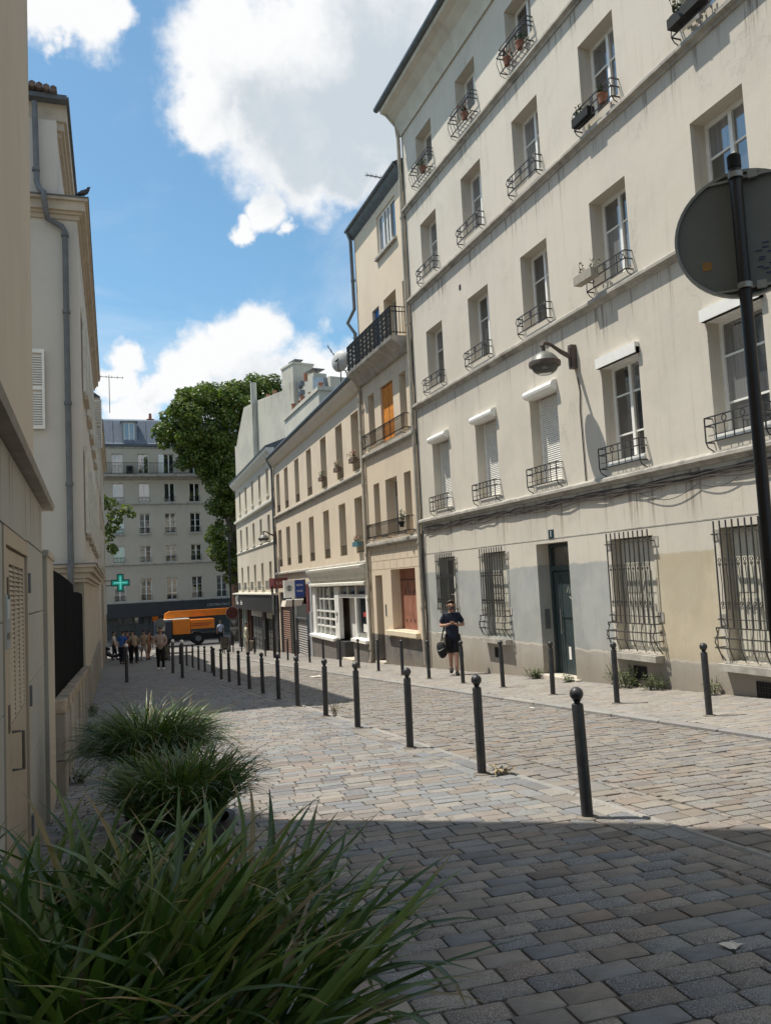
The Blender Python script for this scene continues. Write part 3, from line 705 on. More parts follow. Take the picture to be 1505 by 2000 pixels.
mb=MB(); mb.box(24.22,24.32,.0,.015,-1.1,-.75); mb.build('entry_phone',M_pipeg,b2)
mb=MB(); mb.box(24.45,25.25,-.3,.1,gz(24.8)-.1,gz(24.8)+.07); mb.build('doorstep',MATS['step_stone'],b2)
downpipe(b2,[(25.75,.22,11.9),(25.78,.10,11.6),(25.74,.09,9.2),(25.9,.30,8.75),(25.74,.10,8.35),(25.7,.09,7.0)],.06,M_pipeg,[(25.74,.09,10.2),(25.74,.1,8.2)])
downpipe(b2,[(25.66,.09,6.4),(25.66,.09,gz(25.7)+.25),(25.66,.14,gz(25.7)+.02)],.055,M_pipe,[(25.66,.09,z) for z in (5.,3.2,.9,-.6,-2.2)])
# ================================================================ low three floor building with shops
LA=math.atan2(17.35,.0405*17.35)
MLW=plaster('render_l',(.70,.595,.46),ledges=[(3.55,.5),(.55,.4),(6.3,.4)],streak=.3,base=.3,blotch=.5,bumps=.15)
b3=thing('shop_building',(8.6,25.75,gz(25.75)),'low cream building with a white shopfront, seven bays and a brown roller shutter','building',rz=LA,off=(0,0,gz(25.75)))
lc=[.97,3.25,5.86,8.68,11.4,14.15,16.5]; H=[]
for c in lc: H+=[(c-.5,c+.5,3.84,5.86,.3),(c-.5,c+.5,.98,2.90,.3)]
H+=[(.1,8.85,gz(27)-.9,.12,.5),(9.9,13.35,gz(37)-.6,-.55,.5),(14.0,17.3,gz(41)-.4,-.35,.45)]
wall(b3,MLW,.02,17.6,gz(46)-.2,6.75,H)
body(b3,MLW,.02,17.6,-.62,-8,-4.3,6.7)
for i,c in enumerate(lc):
    window(b3,c-.5,c+.5,3.84,5.86,.26,rows=(.3,.65),mat=M_offwhite); window(b3,c-.5,c+.5,.98,2.90,.26,rows=(.3,.65),mat=M_offwhite)
    for z in (3.84,.98):
        mb=MB()
        for zz in (z+.36,z+.05): mb.bar((c-.48,-.04,zz),(c+.48,-.04,zz),.02)
        for k in range(9): mb.bar((c-.45+.11*k,-.04,z+.05),(c-.45+.11*k,-.04,z+.36),.012)
        mb.build('window_guard',M_iron,b3)
ledge(b3,.02,17.6,3.70,.12,.15); ledge(b3,.02,17.6,.68,.12,.16)
mb=MB(); mb.extr([(0,6.35),(.10,6.42),(.26,6.68),(.30,6.80),(0,6.85)],.0,17.7); mb.build('cornice',MLW,b3)
mb=MB(); mb.extr([(-.1,6.83),(.34,6.82),(.38,6.90),(.36,6.97),(-3.5,8.9),(-7,7.0),(-7,6.8)],.0,17.75); mb.build('roof',M_slate,b3)
downpipe(b3,[(17.75,.36,6.9),(17.72,.1,6.3),(17.7,.09,gz(43.5))],.06,M_pipeg,[(17.7,.09,z) for z in (5.2,3.1,0.8,-1.2)])
# white shopfront
mb=MB()
zb=gz(31)-.35
mb.extr([(0,.10),(.14,.12),(.2,.30),(.30,.46),(.32,.55),(0,.62)],.1,8.85)
mb.extr([(.02,-.14),(.20,-.10),(.20,-.02),(.1,.02),(.06,.12),(0,.12)],.1,8.85)
sf=mb.build('shop_cornice',M_offwhite,b3)
mb=MB(); mb.box(.1,8.85,.0,.05,-.12,.14); mb.build('fascia',simple('fascia_grey',(.52,.53,.50),.6),b3)
mb=MB(); d0,d1=-.10,.06
for a,b in ((8.25,8.80),(4.15,4.84),(.12,.42)): mb.box(a,b,d0,d1,-2.10,-.16)
mb.box(.42,4.15,d0,.03,-.56,-.44); mb.box(1.78,1.92,d0,.03,-2.02,-.56); mb.box(3.3,4.15,-.45,-.35,-2.6,-.56); 
mb.extr([(-.1,-2.20),(.22,-2.22),(.22,-2.12),(-.1,-2.05)],4.6,9.0); mb.extr([(-.1,-2.04),(.22,-2.06),(.22,-1.96),(-.1,-1.92)],.1,2.0)
for a in (5.93,6.9,7.6): mb.box(a-.025,a+.025,-.09,.02,-2.06,-.16)
for z in (-.62,-1.12,-1.42,-1.72): mb.box(4.84,7.7 if z==-.62 else 8.25,-.09,.01,z-.03,z+.03)
for a in (3.0,1.85): mb.box(a-.03,a+.03,-.09,.02,-.44,-.16)
fr=mb.build('shop_window_frame',M_white,b3)
def pane(par,a,b,c,d,y,gm=M_glassb,name='pane'):
    mb=MB(); mb.box(a,b,y-.012,y,c,d); return mb.build(name,gm,par)
ss_=[4.84,5.93,6.9,7.6,8.25]; zs_=[-2.06,-1.72,-1.42,-1.12,-.62,-.16]
lowg=simple('frosted_pane',(.28,.29,.27),.3)
for i in range(4):
    for j in range(5): pane(fr,ss_[i]+.02,ss_[i+1]-.02,zs_[j]+.02,zs_[j+1]-.02,-.05,lowg if j==0 else M_glassb)
for a,b in ((.42,1.82),(1.88,2.97),(3.03,4.15)): pane(fr,a,b,-.42,-.18,-.05)
pane(fr,.44,1.80,-1.75,-.57,-.05); pane(fr,.44,1.80,-2.0,-1.77,-.05,lowg)
mb=MB(); mb.box(2.0,3.3,-.46,-.40,-2.62,-.58); sd=mb.build('door',M_offwhite,b3)
for z0_,z1_ in ((-1.1,-.72),(-1.5,-1.16),(-1.9,-1.56)): pane(sd,2.25,3.05,z0_,z1_,-.39)
mb=MB(); mb.box(4.55,8.9,-.14,.12,-3.5,-2.16); mb.build('stall_riser',simple('riser_grey',(.17,.155,.145),.7,0,.2,4),b3)
mb=MB(); mb.box(.1,1.98,-.14,.12,-3.1,-2.0); mb.build('stall_riser',MATS['riser_grey'],b3)
mb=MB(); mb.box(3.3,4.5,-.44,.11,-3.3,-2.18); mb.build('stall_riser',simple('riser_black',(.03,.03,.035),.6),b3)
mb=MB(); mb.box(1.95,3.4,-.4,.2,gz(28.5)-.2,gz(28.5)+.08); mb.build('doorstep',MATS['step_stone'],b3)
mb=MB(); mb.box(.75,1.15,-.045,-.035,-1.72,-1.45); mb.build('poster',M_white,b3)
mb=MB(); mb.box(.78,1.1,-.045,-.035,-1.2,-1.05); mb.build('poster',simple('red_print',(.5,.06,.05),.6),b3)
# spray tag on the fascia
mb=MB(); q=[(1.35,-.06),(1.28,.1),(1.2,-.05),(1.12,.06),(1.06,-.05),(.98,.12),(.9,-.06),(.86,.08),(.78,-.03),(.72,.14),(.66,-.05),(.60,.16),(.55,-.04)]
mb.tube([(a,.055,b) for a,b in q],.014,4); mb.build('graffiti',M_iron,b3)
mb=MB(); mb.tube([(4.65,.068,-1.25),(4.55,.068,-1.1),(4.45,.068,-1.25),(4.35,.068,-1.12),(4.45,.068,-1.42),(4.55,.068,-1.5)],.012,4); mb.build('graffiti',M_pipeg,b3)
# pillar and two roller shutters
mb=MB(); mb.box(8.9,9.86,-.02,.08,-3.5,.12); mb.box(8.9,9.3,.08,.12,-3.5,-1.2); mb.build('pilaster',simple('pilaster_grey',(.35,.36,.38),.7,0,.15,3),b3)
mb=MB(); mb.box(9.3,9.84,.085,.12,-1.3,.0); mb.build('pilaster_panel',simple('maroon',(.12,.03,.035),.6),b3)
mb=MB(); mb.box(9.3,9.84,.085,.12,-3.5,-1.3); mb.build('pilaster_panel',simple('navy_panel',(.035,.05,.075),.6),b3)
def roller(par,a,b,z0,z1,sl,mat,y=-.12):
    mb=MB(); mb.box(a-.06,a,-.3,.0,z0,z1); mb.box(b,b+.06,-.3,.0,z0,z1); mb.box(a-.06,b+.06,-.3,.0,z1+.001,z1+.06); rr=mb.build('roller_shutter',M_pipeg,par)
    z=z0; me=None
    while z<z1-.01:
        if me is None:
            m_=MB(); m_.extr([(y-.02,0),(y,.004),(y+.022,sl*.5),(y,sl*.92),(y-.02,sl*.92)],0,b-a); me=m_.mesh('slat',mat)
        inst(me,'slat',rr,(a,0,z),off=rootoff(rr)); z+=sl
    return rr
M_brown=simple('brown_slat',(.23,.14,.11),.6,0,.2,5); M_gslat=simple('grey_slat',(.33,.32,.32),.6,0,.3,5,dirt=(.4,.2,.2,.45))
roller(b3,14.35,17.1,-3.5,-1.0,.11,M_brown); roller(b3,10.35,13.1,-3.35,-1.6,.11,M_gslat)
mb=MB(); mb.box(10.3,13.2,-.2,-.1,-1.6,-.9); mb.build('shutter_housing',simple('housing_dark',(.05,.055,.055),.7),b3)
mb=MB(); mb.box(14.3,17.2,-.2,-.1,-1.0,-.35); mb.build('shutter_housing',M_dark,b3)
mb=MB(); mb.box(13.15,13.40,-.1,.06,-3.5,-.6); mb.build('pilaster',M_white,b3)
mb=MB(); mb.box(13.40,14.25,-.1,.05,-3.5,-.4); mb.build('pilaster',M_dark,b3)
mb=MB(); mb.tube([(14.6,.06,-.95),(14.4,.06,-.8),(14.2,.06,-1.0),(13.9,.06,-.82),(13.7,.06,-1.05),(13.5,.06,-.9)],.02,5); mb.build('neon_script',simple('neon_orange',(.6,.12,.04),.5),b3)
M_blue=simple('sign_blue',(.015,.055,.28),.4,0,.1,3)
sg=thing('shop_sign',(8.45,36.2,.2),'projecting shop sign, half white with round emblem and half blue with white letters','sign')
mb=MB(); mb.box(-.42,.06,-.08,.12,-.76,.02); mb.build('white_panel',M_white,sg)
mb=MB(); mb.box(.06,.50,-.081,.12,-.76,.02); mb.build('blue_panel',M_blue,sg)
mb=MB(); mb.box(.50,.72,-.02,.12,-.78,.04); mb.build('casing',M_pipeg,sg)
FS=lambda x,y,z:Matrix.Translation((x,y,z))@Matrix(((1,0,0,0),(0,0,-1,0),(0,1,0,0),(0,0,0,1)))
t_=text('letters','BEAR',.125,M_white,sg,FS(.28,-.083,-.22),.003); t_=text('letters','KIDS',.125,M_white,sg,FS(.28,-.083,-.48),.003)
mb=MB(); mb.lathe([(.13,-.086),(.13,-.080)],(-.19,0,-.34),16,'y'); mb.build('emblem',M_pipeg,sg)
mb=MB(); mb.lathe([(.09,-.090),(.09,-.084)],(-.19,0,-.34),16,'y'); mb.build('emblem',M_white,sg)
mb=MB(); mb.box(-.24,-.14,-.096,-.088,-.46,-.26); mb.build('emblem',M_pipeg,sg)
aw=thing('awning',(8.4,36.1,-.7),'small cream rolled awning under the blue and white sign','awning')
mb=MB(); mb.prism([(-.45,-.24),(.30,-.24),(.38,.0),(-.38,.02)],-.3,.5,'y'); mb.build('canopy',simple('awning_cloth',(.75,.68,.58),.8),aw)
mb=MB(); mb.tube([(-.38,-.3,.04),(.4,-.3,.03)],.04,8); mb.build('roller',M_white,aw)
br=thing('shop_sign',(8.8,40.6,.36),'faded maroon sign box with pale letters above the brown roller shutter','sign',rz=R(22))
mb=MB(); mb.box(-.42,.45,-.12,.3,-.50,.02); mb.build('box',simple('faded_maroon',(.20,.055,.06),.6,0,.2,6),br)
t_=text('letters','KAB',.26,simple('faded_pink',(.55,.42,.40),.7),br,FS(-.05,-.122,-.24),.003)
t_=text('letters','BAR',.09,MATS['faded_pink'],br,FS(.30,-.122,-.34),.003)
# ================================================================ corner building
CA=math.atan2(16.2,.037*16.2)
MCW=plaster('render_c',(.64,.58,.475),ledges=[(4.5,.5),(2.3,.4)],streak=.25,blotch=.4,bumps=.1)
b4=thing('corner_building',(9.3,43.45,gz(43.45)),'cream corner building above a black shopfront with thin white ledges','building',rz=CA,off=(0,0,gz(43.45)))
cc=[2.05,4.9,7.85,10.85,13.8]; H=[]
for c in cc: H+=[(c-.42,c+.42,5.15,6.65,.28),(c-.42,c+.42,2.62,4.0,.28),(c-.42,c+.42,.08,1.38,.28)]
H+=[(.3,15.6,gz(60)-.2,-.62,.9)]
wall(b4,MCW,0,16.2,gz(61)-.3,7.3,H)
body(b4,MCW,0,16.2,-1.0,-7,-5,7.2)
for c in cc:
    for z0_,z1_ in ((5.15,6.65),(2.62,4.0),(.08,1.38)):
        window(b4,c-.42,c+.42,z0_,z1_,.24,rows=(.4,),mat=M_offwhite)
        mb=MB(); mb.box(c-.5,c+.5,0,.09,z0_-.10,z0_); mb.build('sill',M_offwhite,b4)
    mb=MB(); 
    for zz in (-.05,.3): mb.bar((c-.55,.22,zz),(c+.55,.22,zz),.025)
    for k in range(8): mb.bar((c-.55+.157*k,.22,-.2),(c-.55+.157*k,.22,.3),.016)
    mb.build('window_guard',M_pipeg,b4)
ledge(b4,0,16.2,4.75,.16,.22,M_offwhite); ledge(b4,0,16.2,2.45,.07,.10,M_offwhite)
mb=MB(); mb.extr([(0,7.0),(.15,7.1),(.35,7.35),(.38,7.48),(-.1,7.5)],-.1,16.4); mb.build('cornice',M_offwhite,b4)
mb=MB(); mb.extr([(-.1,7.5),(.40,7.49),(.42,7.58),(-2.2,8.6),(-4.5,7.6)],-.1,16.4); mb.build('roof',M_slate,b4)
mb=MB(); mb.extr([(0,-.36),(.35,-.40),(.35,-.47),(0,-.50)],-.1,17.0); mb.build('shop_ledge',M_offwhite,b4)
mb=MB(); mb.box(.1,16.2,.0,.28,-1.45,-.5); fs=mb.build('fascia',simple('fascia_black',(.022,.025,.028),.5,0,.2,4),b4)
text('letters','KC',1.0,M_white,fs,on_facade(14.9,.285,-.88),.01); text('letters','Salon',.42,M_white,fs,on_facade(12.7,.285,-1.05),.01)
mb=MB(); mb.box(0,.9,-.06,.10,gz(44),-.4); mb.box(15.5,16.2,-.06,.10,gz(60),-.5); mb.box(4.35,5.4,-.7,.06,gz(48)-.1,-1.4); mb.build('pier',MATS['fascia_black'],b4)
mb=MB(); mb.box(1.3,4.3,-.12,-.04,-1.85,-1.45); mb.box(5.4,10.4,-.12,-.04,-1.85,-1.45); mb.build('blind',simple('blind_cream',(.55,.52,.46),.8,0,.15,3),b4)
mg=simple('mesh_shutter',(.09,.09,.088),.7,0,.4,3)
for a,b in ((1.3,4.3),(5.5,10.3)):
    mb=MB(); mb.box(a,b,-.2,-.14,gz(50)-.3,-1.85); sh=mb.build('shop_shutter',mg,b4)
    mb=MB()
    for k in range(6): mb.bar((a,-.13,-3.6+.33*k),(b,-.13,-3.6+.33*k),.02)
    for k in range(5): mb.bar((a+(b-a)*k/4,-.13,-3.8),(a+(b-a)*k/4,-.13,-1.85),.03)
    mb.build('glazing_bar',M_grille,sh)
mb=MB(); mb.box(10.5,15.4,-.86,-.8,gz(58)-.2,-1.45); mb.build('wood_panel',simple('shop_wood',(.28,.11,.045),.55,0,.3,3),b4)
for i,a in enumerate((10.8,12.0,13.2,14.4,15.3)):
    mb=MB(); mb.box(a-.09,a+.09,-.4,.0,gz(58),-1.45); mb.build('post',simple('post_mint',(.35,.45,.42),.5) if i in(2,3) else simple('post_brown',(.10,.05,.03),.5),b4)
# chimneys and pots behind
ch=thing('chimney_stack',(11.3,43.4,7.2),'pale rendered chimney stack with terracotta pots on the ridge beside the gable wall','chimney')
M_gable=plaster('render_gable',(.56,.53,.45),ledges=[(13,2.5)],streak=.6,blotch=.6,tone2=(.42,.405,.36))
def wbox(mb,cx,cy,lx,ly,z0,z1,a,o):
    c,s=math.cos(a),math.sin(a); P=[(-lx,-ly),(lx,-ly),(lx,ly),(-lx,ly)]
    mb.prism([(cx+x*c-y*s-o[0],cy+x*s+y*c-o[1]) for x,y in P],z0-o[2],z1-o[2])
o=(11.3,43.4,7.2); mb=MB(); wbox(mb,11.3,43.4,.35,3.9,6.8,9.75,0,o); wbox(mb,11.3,43.4,.43,4.0,9.75,9.95,0,o); mb.build('stack',M_gable,ch)
for k,(yy,h) in enumerate(((46.4,.6),(44.8,.42),(44.2,.55),(42.4,.35),(40.3,.35))):
    mb=MB(); mb.lathe([(.14,2.75),(.12,2.75+h),(.15,2.75+h),(.15,2.8+h)],(0,yy-43.4,0),12); mb.build('pot',M_terra,ch,smooth=True)
mb=MB(); mb.tube([(0,1.2,2.7),(0,1.2,4.1)],.04,6)
for zz in (3.4,3.9): mb.lathe([(.16,zz),(.16,zz+.28)],(0,1.2,0),10); mb.lathe([(.16,zz+.05),(.16,zz+.3)],(.0,.8,0),10)
mb.build('flue_cowl',M_pipeg,ch)
# gable wall of the taller house
GA=math.atan2(48-61.5,13-10.3); gl=math.hypot(2.7,13.5)
gb=thing('gable_house',(10.3,61.5,gz(60)),'tall pale gable wall with chimneys rising behind the corner building','building',rz=GA,off=(0,0,0)); gb.location.z=0
poly=[(.05,-4),(.05,10.65),(.35,10.6),(.9,11.5),(2.1,13.2),(5,13.15),(9.6,12.85),(11.3,12.9),(14.0,12.4),(16,12.2),(16,-2)]
mb=MB(); mb.prism(poly,.0,8.0,'y'); mb.build('gable_wall',M_gable,gb)
mb=MB(); mb.box(9.65,11.4,-.25,1.2,10.4,14.1); mb.box(9.6,11.45,-.3,1.25,14.1,14.22); mb.build('chimney',M_gable,gb)
mb=MB(); mb.box(10.0,11.0,.1,.7,14.5,14.56)
for s_ in (10.1,10.9): mb.bar((s_,.2,14.2),(s_,.2,14.5),.04); mb.bar((s_,.6,14.2),(s_,.6,14.5),.04)
mb.build('cowl',M_pipeg,gb)
mb=MB(); mb.box(13.2,14.0,-.1,.8,11,12.9); mb.build('chimney',M_gable,gb); 
mb=MB(); mb.box(12.9,14.0,-.12,.7,13.15,13.2); mb.bar((13.6,.3,12.9),(13.6,.3,13.2),.05); mb.build('cowl',M_pipeg,gb)
mb=MB(); mb.tube([(4.4,-.12,8),(4.4,-.12,14.5)],.22,8); mb.build('flue_pipe',M_gable,gb,smooth=True)
mb=MB(); mb.prism([(14.1,9.5),(14.2,12.6),(15.6,12.2),(16.1,9.5)],-.25,6,'y'); mb.build('mansard',M_zinc,gb)
for s_ in (7.2,6.0,12.1): mb=MB(); mb.lathe([(.15,12.9),(.13,13.35)],(s_,.3,0),10); mb.build('pot',M_terra,gb)
pc=thing('chimney_stack',(9.7,30.1,6.8),'short brick chimney with two terracotta pots and flat cowls above the cream eaves','chimney')
mb=MB(); mb.box(-.25,.25,-1.0,1.0,-.1,.35); mb.build('stack',M_slate,pc)
for yy in (-.55,.55):
    mb=MB(); mb.lathe([(.15,.35),(.12,.95)],(0,yy,0),12); mb.build('pot',M_terra,pc,smooth=True); mb=MB(); mb.box(-.25,.25,yy-.25,yy+.25,1.05,1.08); mb.bar((0,yy,.9),(0,yy,1.06),.05); mb.build('cowl',M_grille,pc)
# ================================================================ far building across the boulevard
FB=thing('far_building',(6,80,gz(80)),'grey cream apartment block with slate mansard roof across the boulevard','building',rz=math.pi,off=(-6,0,gz(80)))
# local s = -(x)  -> use s=-x
MFW=plaster('render_far',(.52,.47,.39),ledges=[(8.2,1.2),(2.5,1.2)],streak=.35,blotch=.4)
fx=[-.1,2.36,4.72,7.05,9.38,11.7,14.1]
rows_=[(11.2,13.08),(8.45,10.28),(5.5,7.4),(2.8,4.36),(-.8,1.3)]
H=[]
for x in fx:
    for z0_,z1_ in rows_: H.append((-x-.5,-x+.5,z0_,z1_,.25))
wall(FB,MFW,-30,12,-1.0,14.0,H,.25); body(FB,MFW,-30,12,-.5,-9,-5,13.9)
def winset(x,z0_,z1_,rows,k):
    w=window(FB,-x-.5,-x+.5,z0_,z1_,.22,.07,M_white,M_glassf,rows,mid=.10); return w
for x in fx:
    for j,(z0_,z1_) in enumerate(rows_):
        winset(x,z0_,z1_,() if j<2 else (.35,.68),j)
        if j>0:
            mb=MB()
            for zz in (z0_+.5,z0_+.1): mb.bar((-x-.5,.08,zz),(-x+.5,.08,zz),.03)
            for k in range(9): mb.bar((-x-.48+.12*k,.08,z0_+.1),(-x-.48+.12*k,.08,z0_+.5),.022)
            mb.build('window_guard',M_iron,FB)
        if j in(2,): mb=MB(); mb.box(-x-.6,-x+.6,0,.12,z0_-.14,z0_); mb.build('sill',M_concrete,FB)
for z in (8.35,2.68,-.86,13.75): ledge(FB,-30,12,z,.12,.16)
mb=MB(); mb.extr([(0,10.55),(.4,10.75),(.75,10.85),(.75,11.02),(0,11.05)],-30,12); mb.build('balcony_slab',M_concrete,FB)
mb=MB(); 
for zz in (12.12,11.15): mb.bar((-30,.7,zz),(12,.7,zz),.04)
for k in range(210): mb.bar((-16+.13*k,.7,11.0),(-16+.13*k,.7,12.1),.022)
mb.build('balcony_railing',M_iron,FB)
mb=MB(); mb.box(-3.75,-3.15,.05,.4,11.3,11.9); mb.build('air_unit',M_grille,FB); mb=MB(); mb.lathe([(.22,.0),(.22,.02)],(-3.45,.41,11.6),12,'y'); mb.build('fan_disc',M_iron,FB)
mb=MB(); mb.box(-6.6,-6.1,.03,.06,11.15,13.0); mb.build('open_shutter',M_white,FB)
mb=MB(); mb.extr([(.18,13.78),(.25,14.0),(.1,14.1),(-1.2,16.5),(-4,17.2),(-8,14),(-.5,13.8)],-30,12); mb.build('mansard_roof',simple('slate_blue',(.12,.145,.185),.5,0,.2,2),FB)
for k in range(26):
    s_=-16+1.0*k; mb=MB(); mb.bar((s_,.13,14.1),(s_,-1.17,16.5),.05); mb.build('roof_seam',M_zinc,FB)
for x in (3.5,8.2,-1.0):
    mb=MB(); mb.extr([(-.95,16.15),(.12,16.10),(.16,16.22),(-.9,16.32)],-x-.8,-x+.8); mb.box(-x-.7,-x-.5,-1.0,.02,14.25,16.12); mb.box(-x+.5,-x+.7,-1.0,.02,14.25,16.12); mb.box(-x-.5,-x+.5,-.9,-.2,14.2,16.12); mb.build('dormer',M_zinc,FB)
    w=window(FB,-x-.5,-x+.5,14.25,16.1,.06,.09,M_white,M_glassf,())
mb=MB(); mb.box(-6.0,-5.3,-3.4,-2.6,16.2,17.0); mb.build('chimney',simple('brick_red',(.24,.11,.08),.9),FB); mb=MB(); mb.lathe([(.16,17.0),(.13,17.6)],(-5.65,-3,0),10); mb.build('pot',M_terra,FB)
mb=MB(); mb.box(-30,12,.0,.35,-2.25,-.95); ff=mb.build('fascia',simple('far_fascia',(.030,.036,.042),.5,0,.15,2),FB)
text('letters',"L'EXTRA PASTA",.34,simple('sign_pale',(.42,.43,.42),.5),ff,on_facade(-11.4,.36,-1.5),.01)
mb=MB(); mb.box(-30,12,-.45,-.3,-5,-2.2); mb.build('shopfront',simple('far_shop',(.055,.070,.072),.35,0,.2,1),FB)
for x in (1.9,3.4,5.1,6.9,8.8,10.8): mb=MB(); mb.box(-x-.07,-x+.07,-.3,-.05,-4.6,-2.2); mb.build('shop_mullion',M_grille,FB)
for a in (2.1,3.0,4.0,5.3): mb=MB(); mb.box(-a-.4,-a+.4,-.3,-.24,-2.9,-2.3); mb.build('transom_pane',M_glassb,FB)
mb=MB(); mb.box(-30,12,-.3,.1,-4.7,-4.2); mb.build('plinth',simple('far_plinth',(.10,.12,.125),.6),FB)
# ================================================================ LEFT SIDE
# near building: low clad wall with service door, tall beige wall behind
MB0=plaster('render_b0',(.60,.53,.43),streak=.55,blotch=.4,bumps=.1)
MB0g=plaster('cladding_grey',(.47,.45,.40),ledges=[(.70,.5)],base=.55,streak=.6,blotch=.5,bumps=.08)
n0=thing('street_building',(-.45,-2,gz(-2)),'tall plain beige building wall at the near left edge','building')
mb=MB(); mb.prism([(0,-20),(0,9.45),(-9,9.45),(-9,-20)],.6,14.5); n0w=mb.build('wall',MB0,n0)
OFF[n0.name]=Vector((-.45,-2,gz(-2)))
mb=MB(); mb.box(-9.45,-.46,-22,7.44,-2.5,.76); mb.build('base',MB0g,n0)
cl=thing('clad_wall',(-.37,0,gz(0)),'low wall of grey stone panels under a projecting coping at the left edge','wall'); OFF[cl.name]=Vector((-.37,0,gz(0)))
def cladp(y0,y1,z0,z1):
    mb=MB(); mb.bbox(-.445,-.372,y0+.004,y1-.004,z0+.004,z1-.004,.003)
    return mb.build('panel',MB0g,cl)
edges=[-3.2,-1.6,0.0,1.6,3.95]
for a,b in zip(edges[:-1],edges[1:]):
    for z0_,z1_ in ((-2.2,-1.0),(-1.0,-.5),(-.5,-.1),(-.1,.34),(.34,.72)): cladp(a,b,z0_,z1_)
cladp(3.95,5.40,.34,.72)
for z0_,z1_ in ((-2.2,-.95),(-.95,-.52),(-.52,-.10),(-.10,.35),(.35,.72)): cladp(5.40,7.02,z0_,z1_)
mb=MB(); mb.box(-.5,-.44,-3.2,7.1,-2.4,.72); mb.build('backing',M_dark,cl)
mb=MB(); mb.prism([(-.46,.72),(-.30,.72),(-.29,.76),(-.46,.84)],-20,7.42,'y'); mb.build('coping',simple('coping_stone',(.30,.27,.235),.8,0,.2,4),cl)
ps=thing('gate_post',(-.35,8.0,gz(8)),'pale weathered pier between the clad wall and the black fence','post'); OFF[ps.name]=Vector((-.35,8,gz(8)))
mb=MB(); mb.box(-.62,-.345,7.12,8.25,-2.2,.33); mb.prism([(-.62,7.1),(-.33,7.1),(-.33,8.3),(-.62,8.3)],.33,.38); mb.build('shaft',plaster('pier',(.50,.44,.36),streak=.8,blotch=.6),ps)
# service door
M_beige=simple('service_beige',(.46,.37,.27),.55,0,.08,3,dirt=(.25,.18,.12,.35))
sd=thing('service_door',(-.37,4.7,gz(4.7)),'beige metal service door with louvre panel and pull handle in the clad wall','door'); OFF[sd.name]=Vector((-.37,4.7,gz(4.7)))
mb=MB(); mb.box(-.43,-.365,3.96,4.06,-1.75,.33); mb.box(-.43,-.365,5.32,5.40,-1.75,.33); mb.box(-.43,-.365,4.06,5.32,.25,.33); mb.build('frame',M_beige,sd)
mb=MB(); mb.box(-.43,-.375,4.07,4.24,-1.72,.24); mb.build('side_leaf',M_beige,sd)
mb=MB(); a0,a1=4.34,5.20; mb.box(-.43,-.38,4.25,a0,-1.72,.24); mb.box(-.43,-.38,a1,5.31,-1.72,.24); mb.box(-.43,-.38,a0,a1,.17,.24); mb.box(-.43,-.38,a0,a1,-1.72,-.60); lf=mb.build('leaf',M_beige,sd)
z=-.59
sm=MB(); sm.prism([(0,0),(.012,.0),(.0,.022),(-.028,.022)],0,.27,'y'); sme=None
me_=sm.mesh('louvre',M_beige)
while z<.16:
    for q in range(3): inst(me_,'louvre',lf,(-.39,a0+.005+.288*q,z),off=rootoff(lf))
    z+=.0235
mb=MB(); mb.box(-.428,-.424,a0,a1,-.60,.17); mb.build('louvre_backing',M_dark,lf)
mb=MB()
for q in (1,2): mb.box(-.40,-.378,a0+.288*q-.012,a0+.288*q+.002,-.6,.17)
mb.build('louvre_divider',M_beige,lf)
mb=MB(); mb.tube([(-.38,4.42,-.64),(-.33,4.42,-.64),(-.33,4.42,-.82),(-.38,4.42,-.82)],.008,6); mb.build('handle',simple('handle_steel',(.18,.16,.14),.35,.8),sd)
for zz in (.12,-.55,-1.3): mb=MB(); mb.box(-.365,-.352,5.37,5.43,zz-.09,zz+.03); mb.build('hinge',M_pipeg,sd)
for zz in (.08,-.50): mb=MB(); mb.box(-.375,-.362,4.10,4.16,zz-.10,zz+.02); mb.build('hinge',simple('hinge_brown',(.16,.12,.08),.6),sd)
nt=thing('notice_plate',(-.365,4.08,-.08),'small blue grey notice plate fixed on the beige service door','sign'); OFF[nt.name]=Vector((-.365,4.08,-.08))
mb=MB(); mb.box(-.372,-.362,3.99,4.20,-.22,.02); mb.build('plate',simple('plate_blue',(.26,.32,.35),.4),nt)
mb=MB(); mb.box(-.362,-.359,4.02,4.16,-.09,.0); mb.build('print',simple('plate_pale',(.48,.52,.53),.4),nt); mb=MB(); mb.box(-.362,-.359,4.04,4.15,-.18,-.15); mb.build('print',simple('plate_brown',(.15,.11,.08),.6),nt)
# fence on a stone wall
fx_=lambda y:-.525+.0178*y
fw=thing('garden_wall',(-.33,12,gz(12)),'low stone wall capped with weathered bricks along the left pavement','wall'); OFF[fw.name]=Vector((-.33,12,gz(12)))
MST=plaster('stone_wall',(.34,.31,.265),streak=.8,blotch=.9,tone2=(.24,.21,.17),bumps=.8)
y=8.25; k=0
while y<17.6:
    l=.5+.35*rs.random(); l=min(l,17.9-y); x=fx_(y+l/2); zt=gz(y)+.85; h1=.30+.12*rs.random()
    for (za,zb_) in ((gz(y)-.2,gz(y)+h1),(gz(y)+h1+.01,zt-.1)):
        mb=MB(); mb.bbox(x-.35,x+.10+.02*rs.random(),y+.003,y+l-.003,za,zb_,.012); mb.build('stone',MST,fw)
    y+=l
y=8.25
MBR=simple('cap_brick',(.34,.27,.20),.9,0,.35,7,.5,dirt=(.14,.12,.09,.6),objvar=.25)
while y<17.8:
    x=fx_(y); mb=MB(); mb.bbox(x-.30,x+.12+.015*rs.random(),y,y+.095,gz(y)+.75,gz(y)+.86+.012*rs.random(),.008); mb.build('brick',MBR,fw); y+=.105
fe=thing('fence',(-.38,12,gz(12)),'solid black sheeted fence with curved top edge above the stone wall','fence'); OFF[fe.name]=Vector((-.38,12,gz(12)))
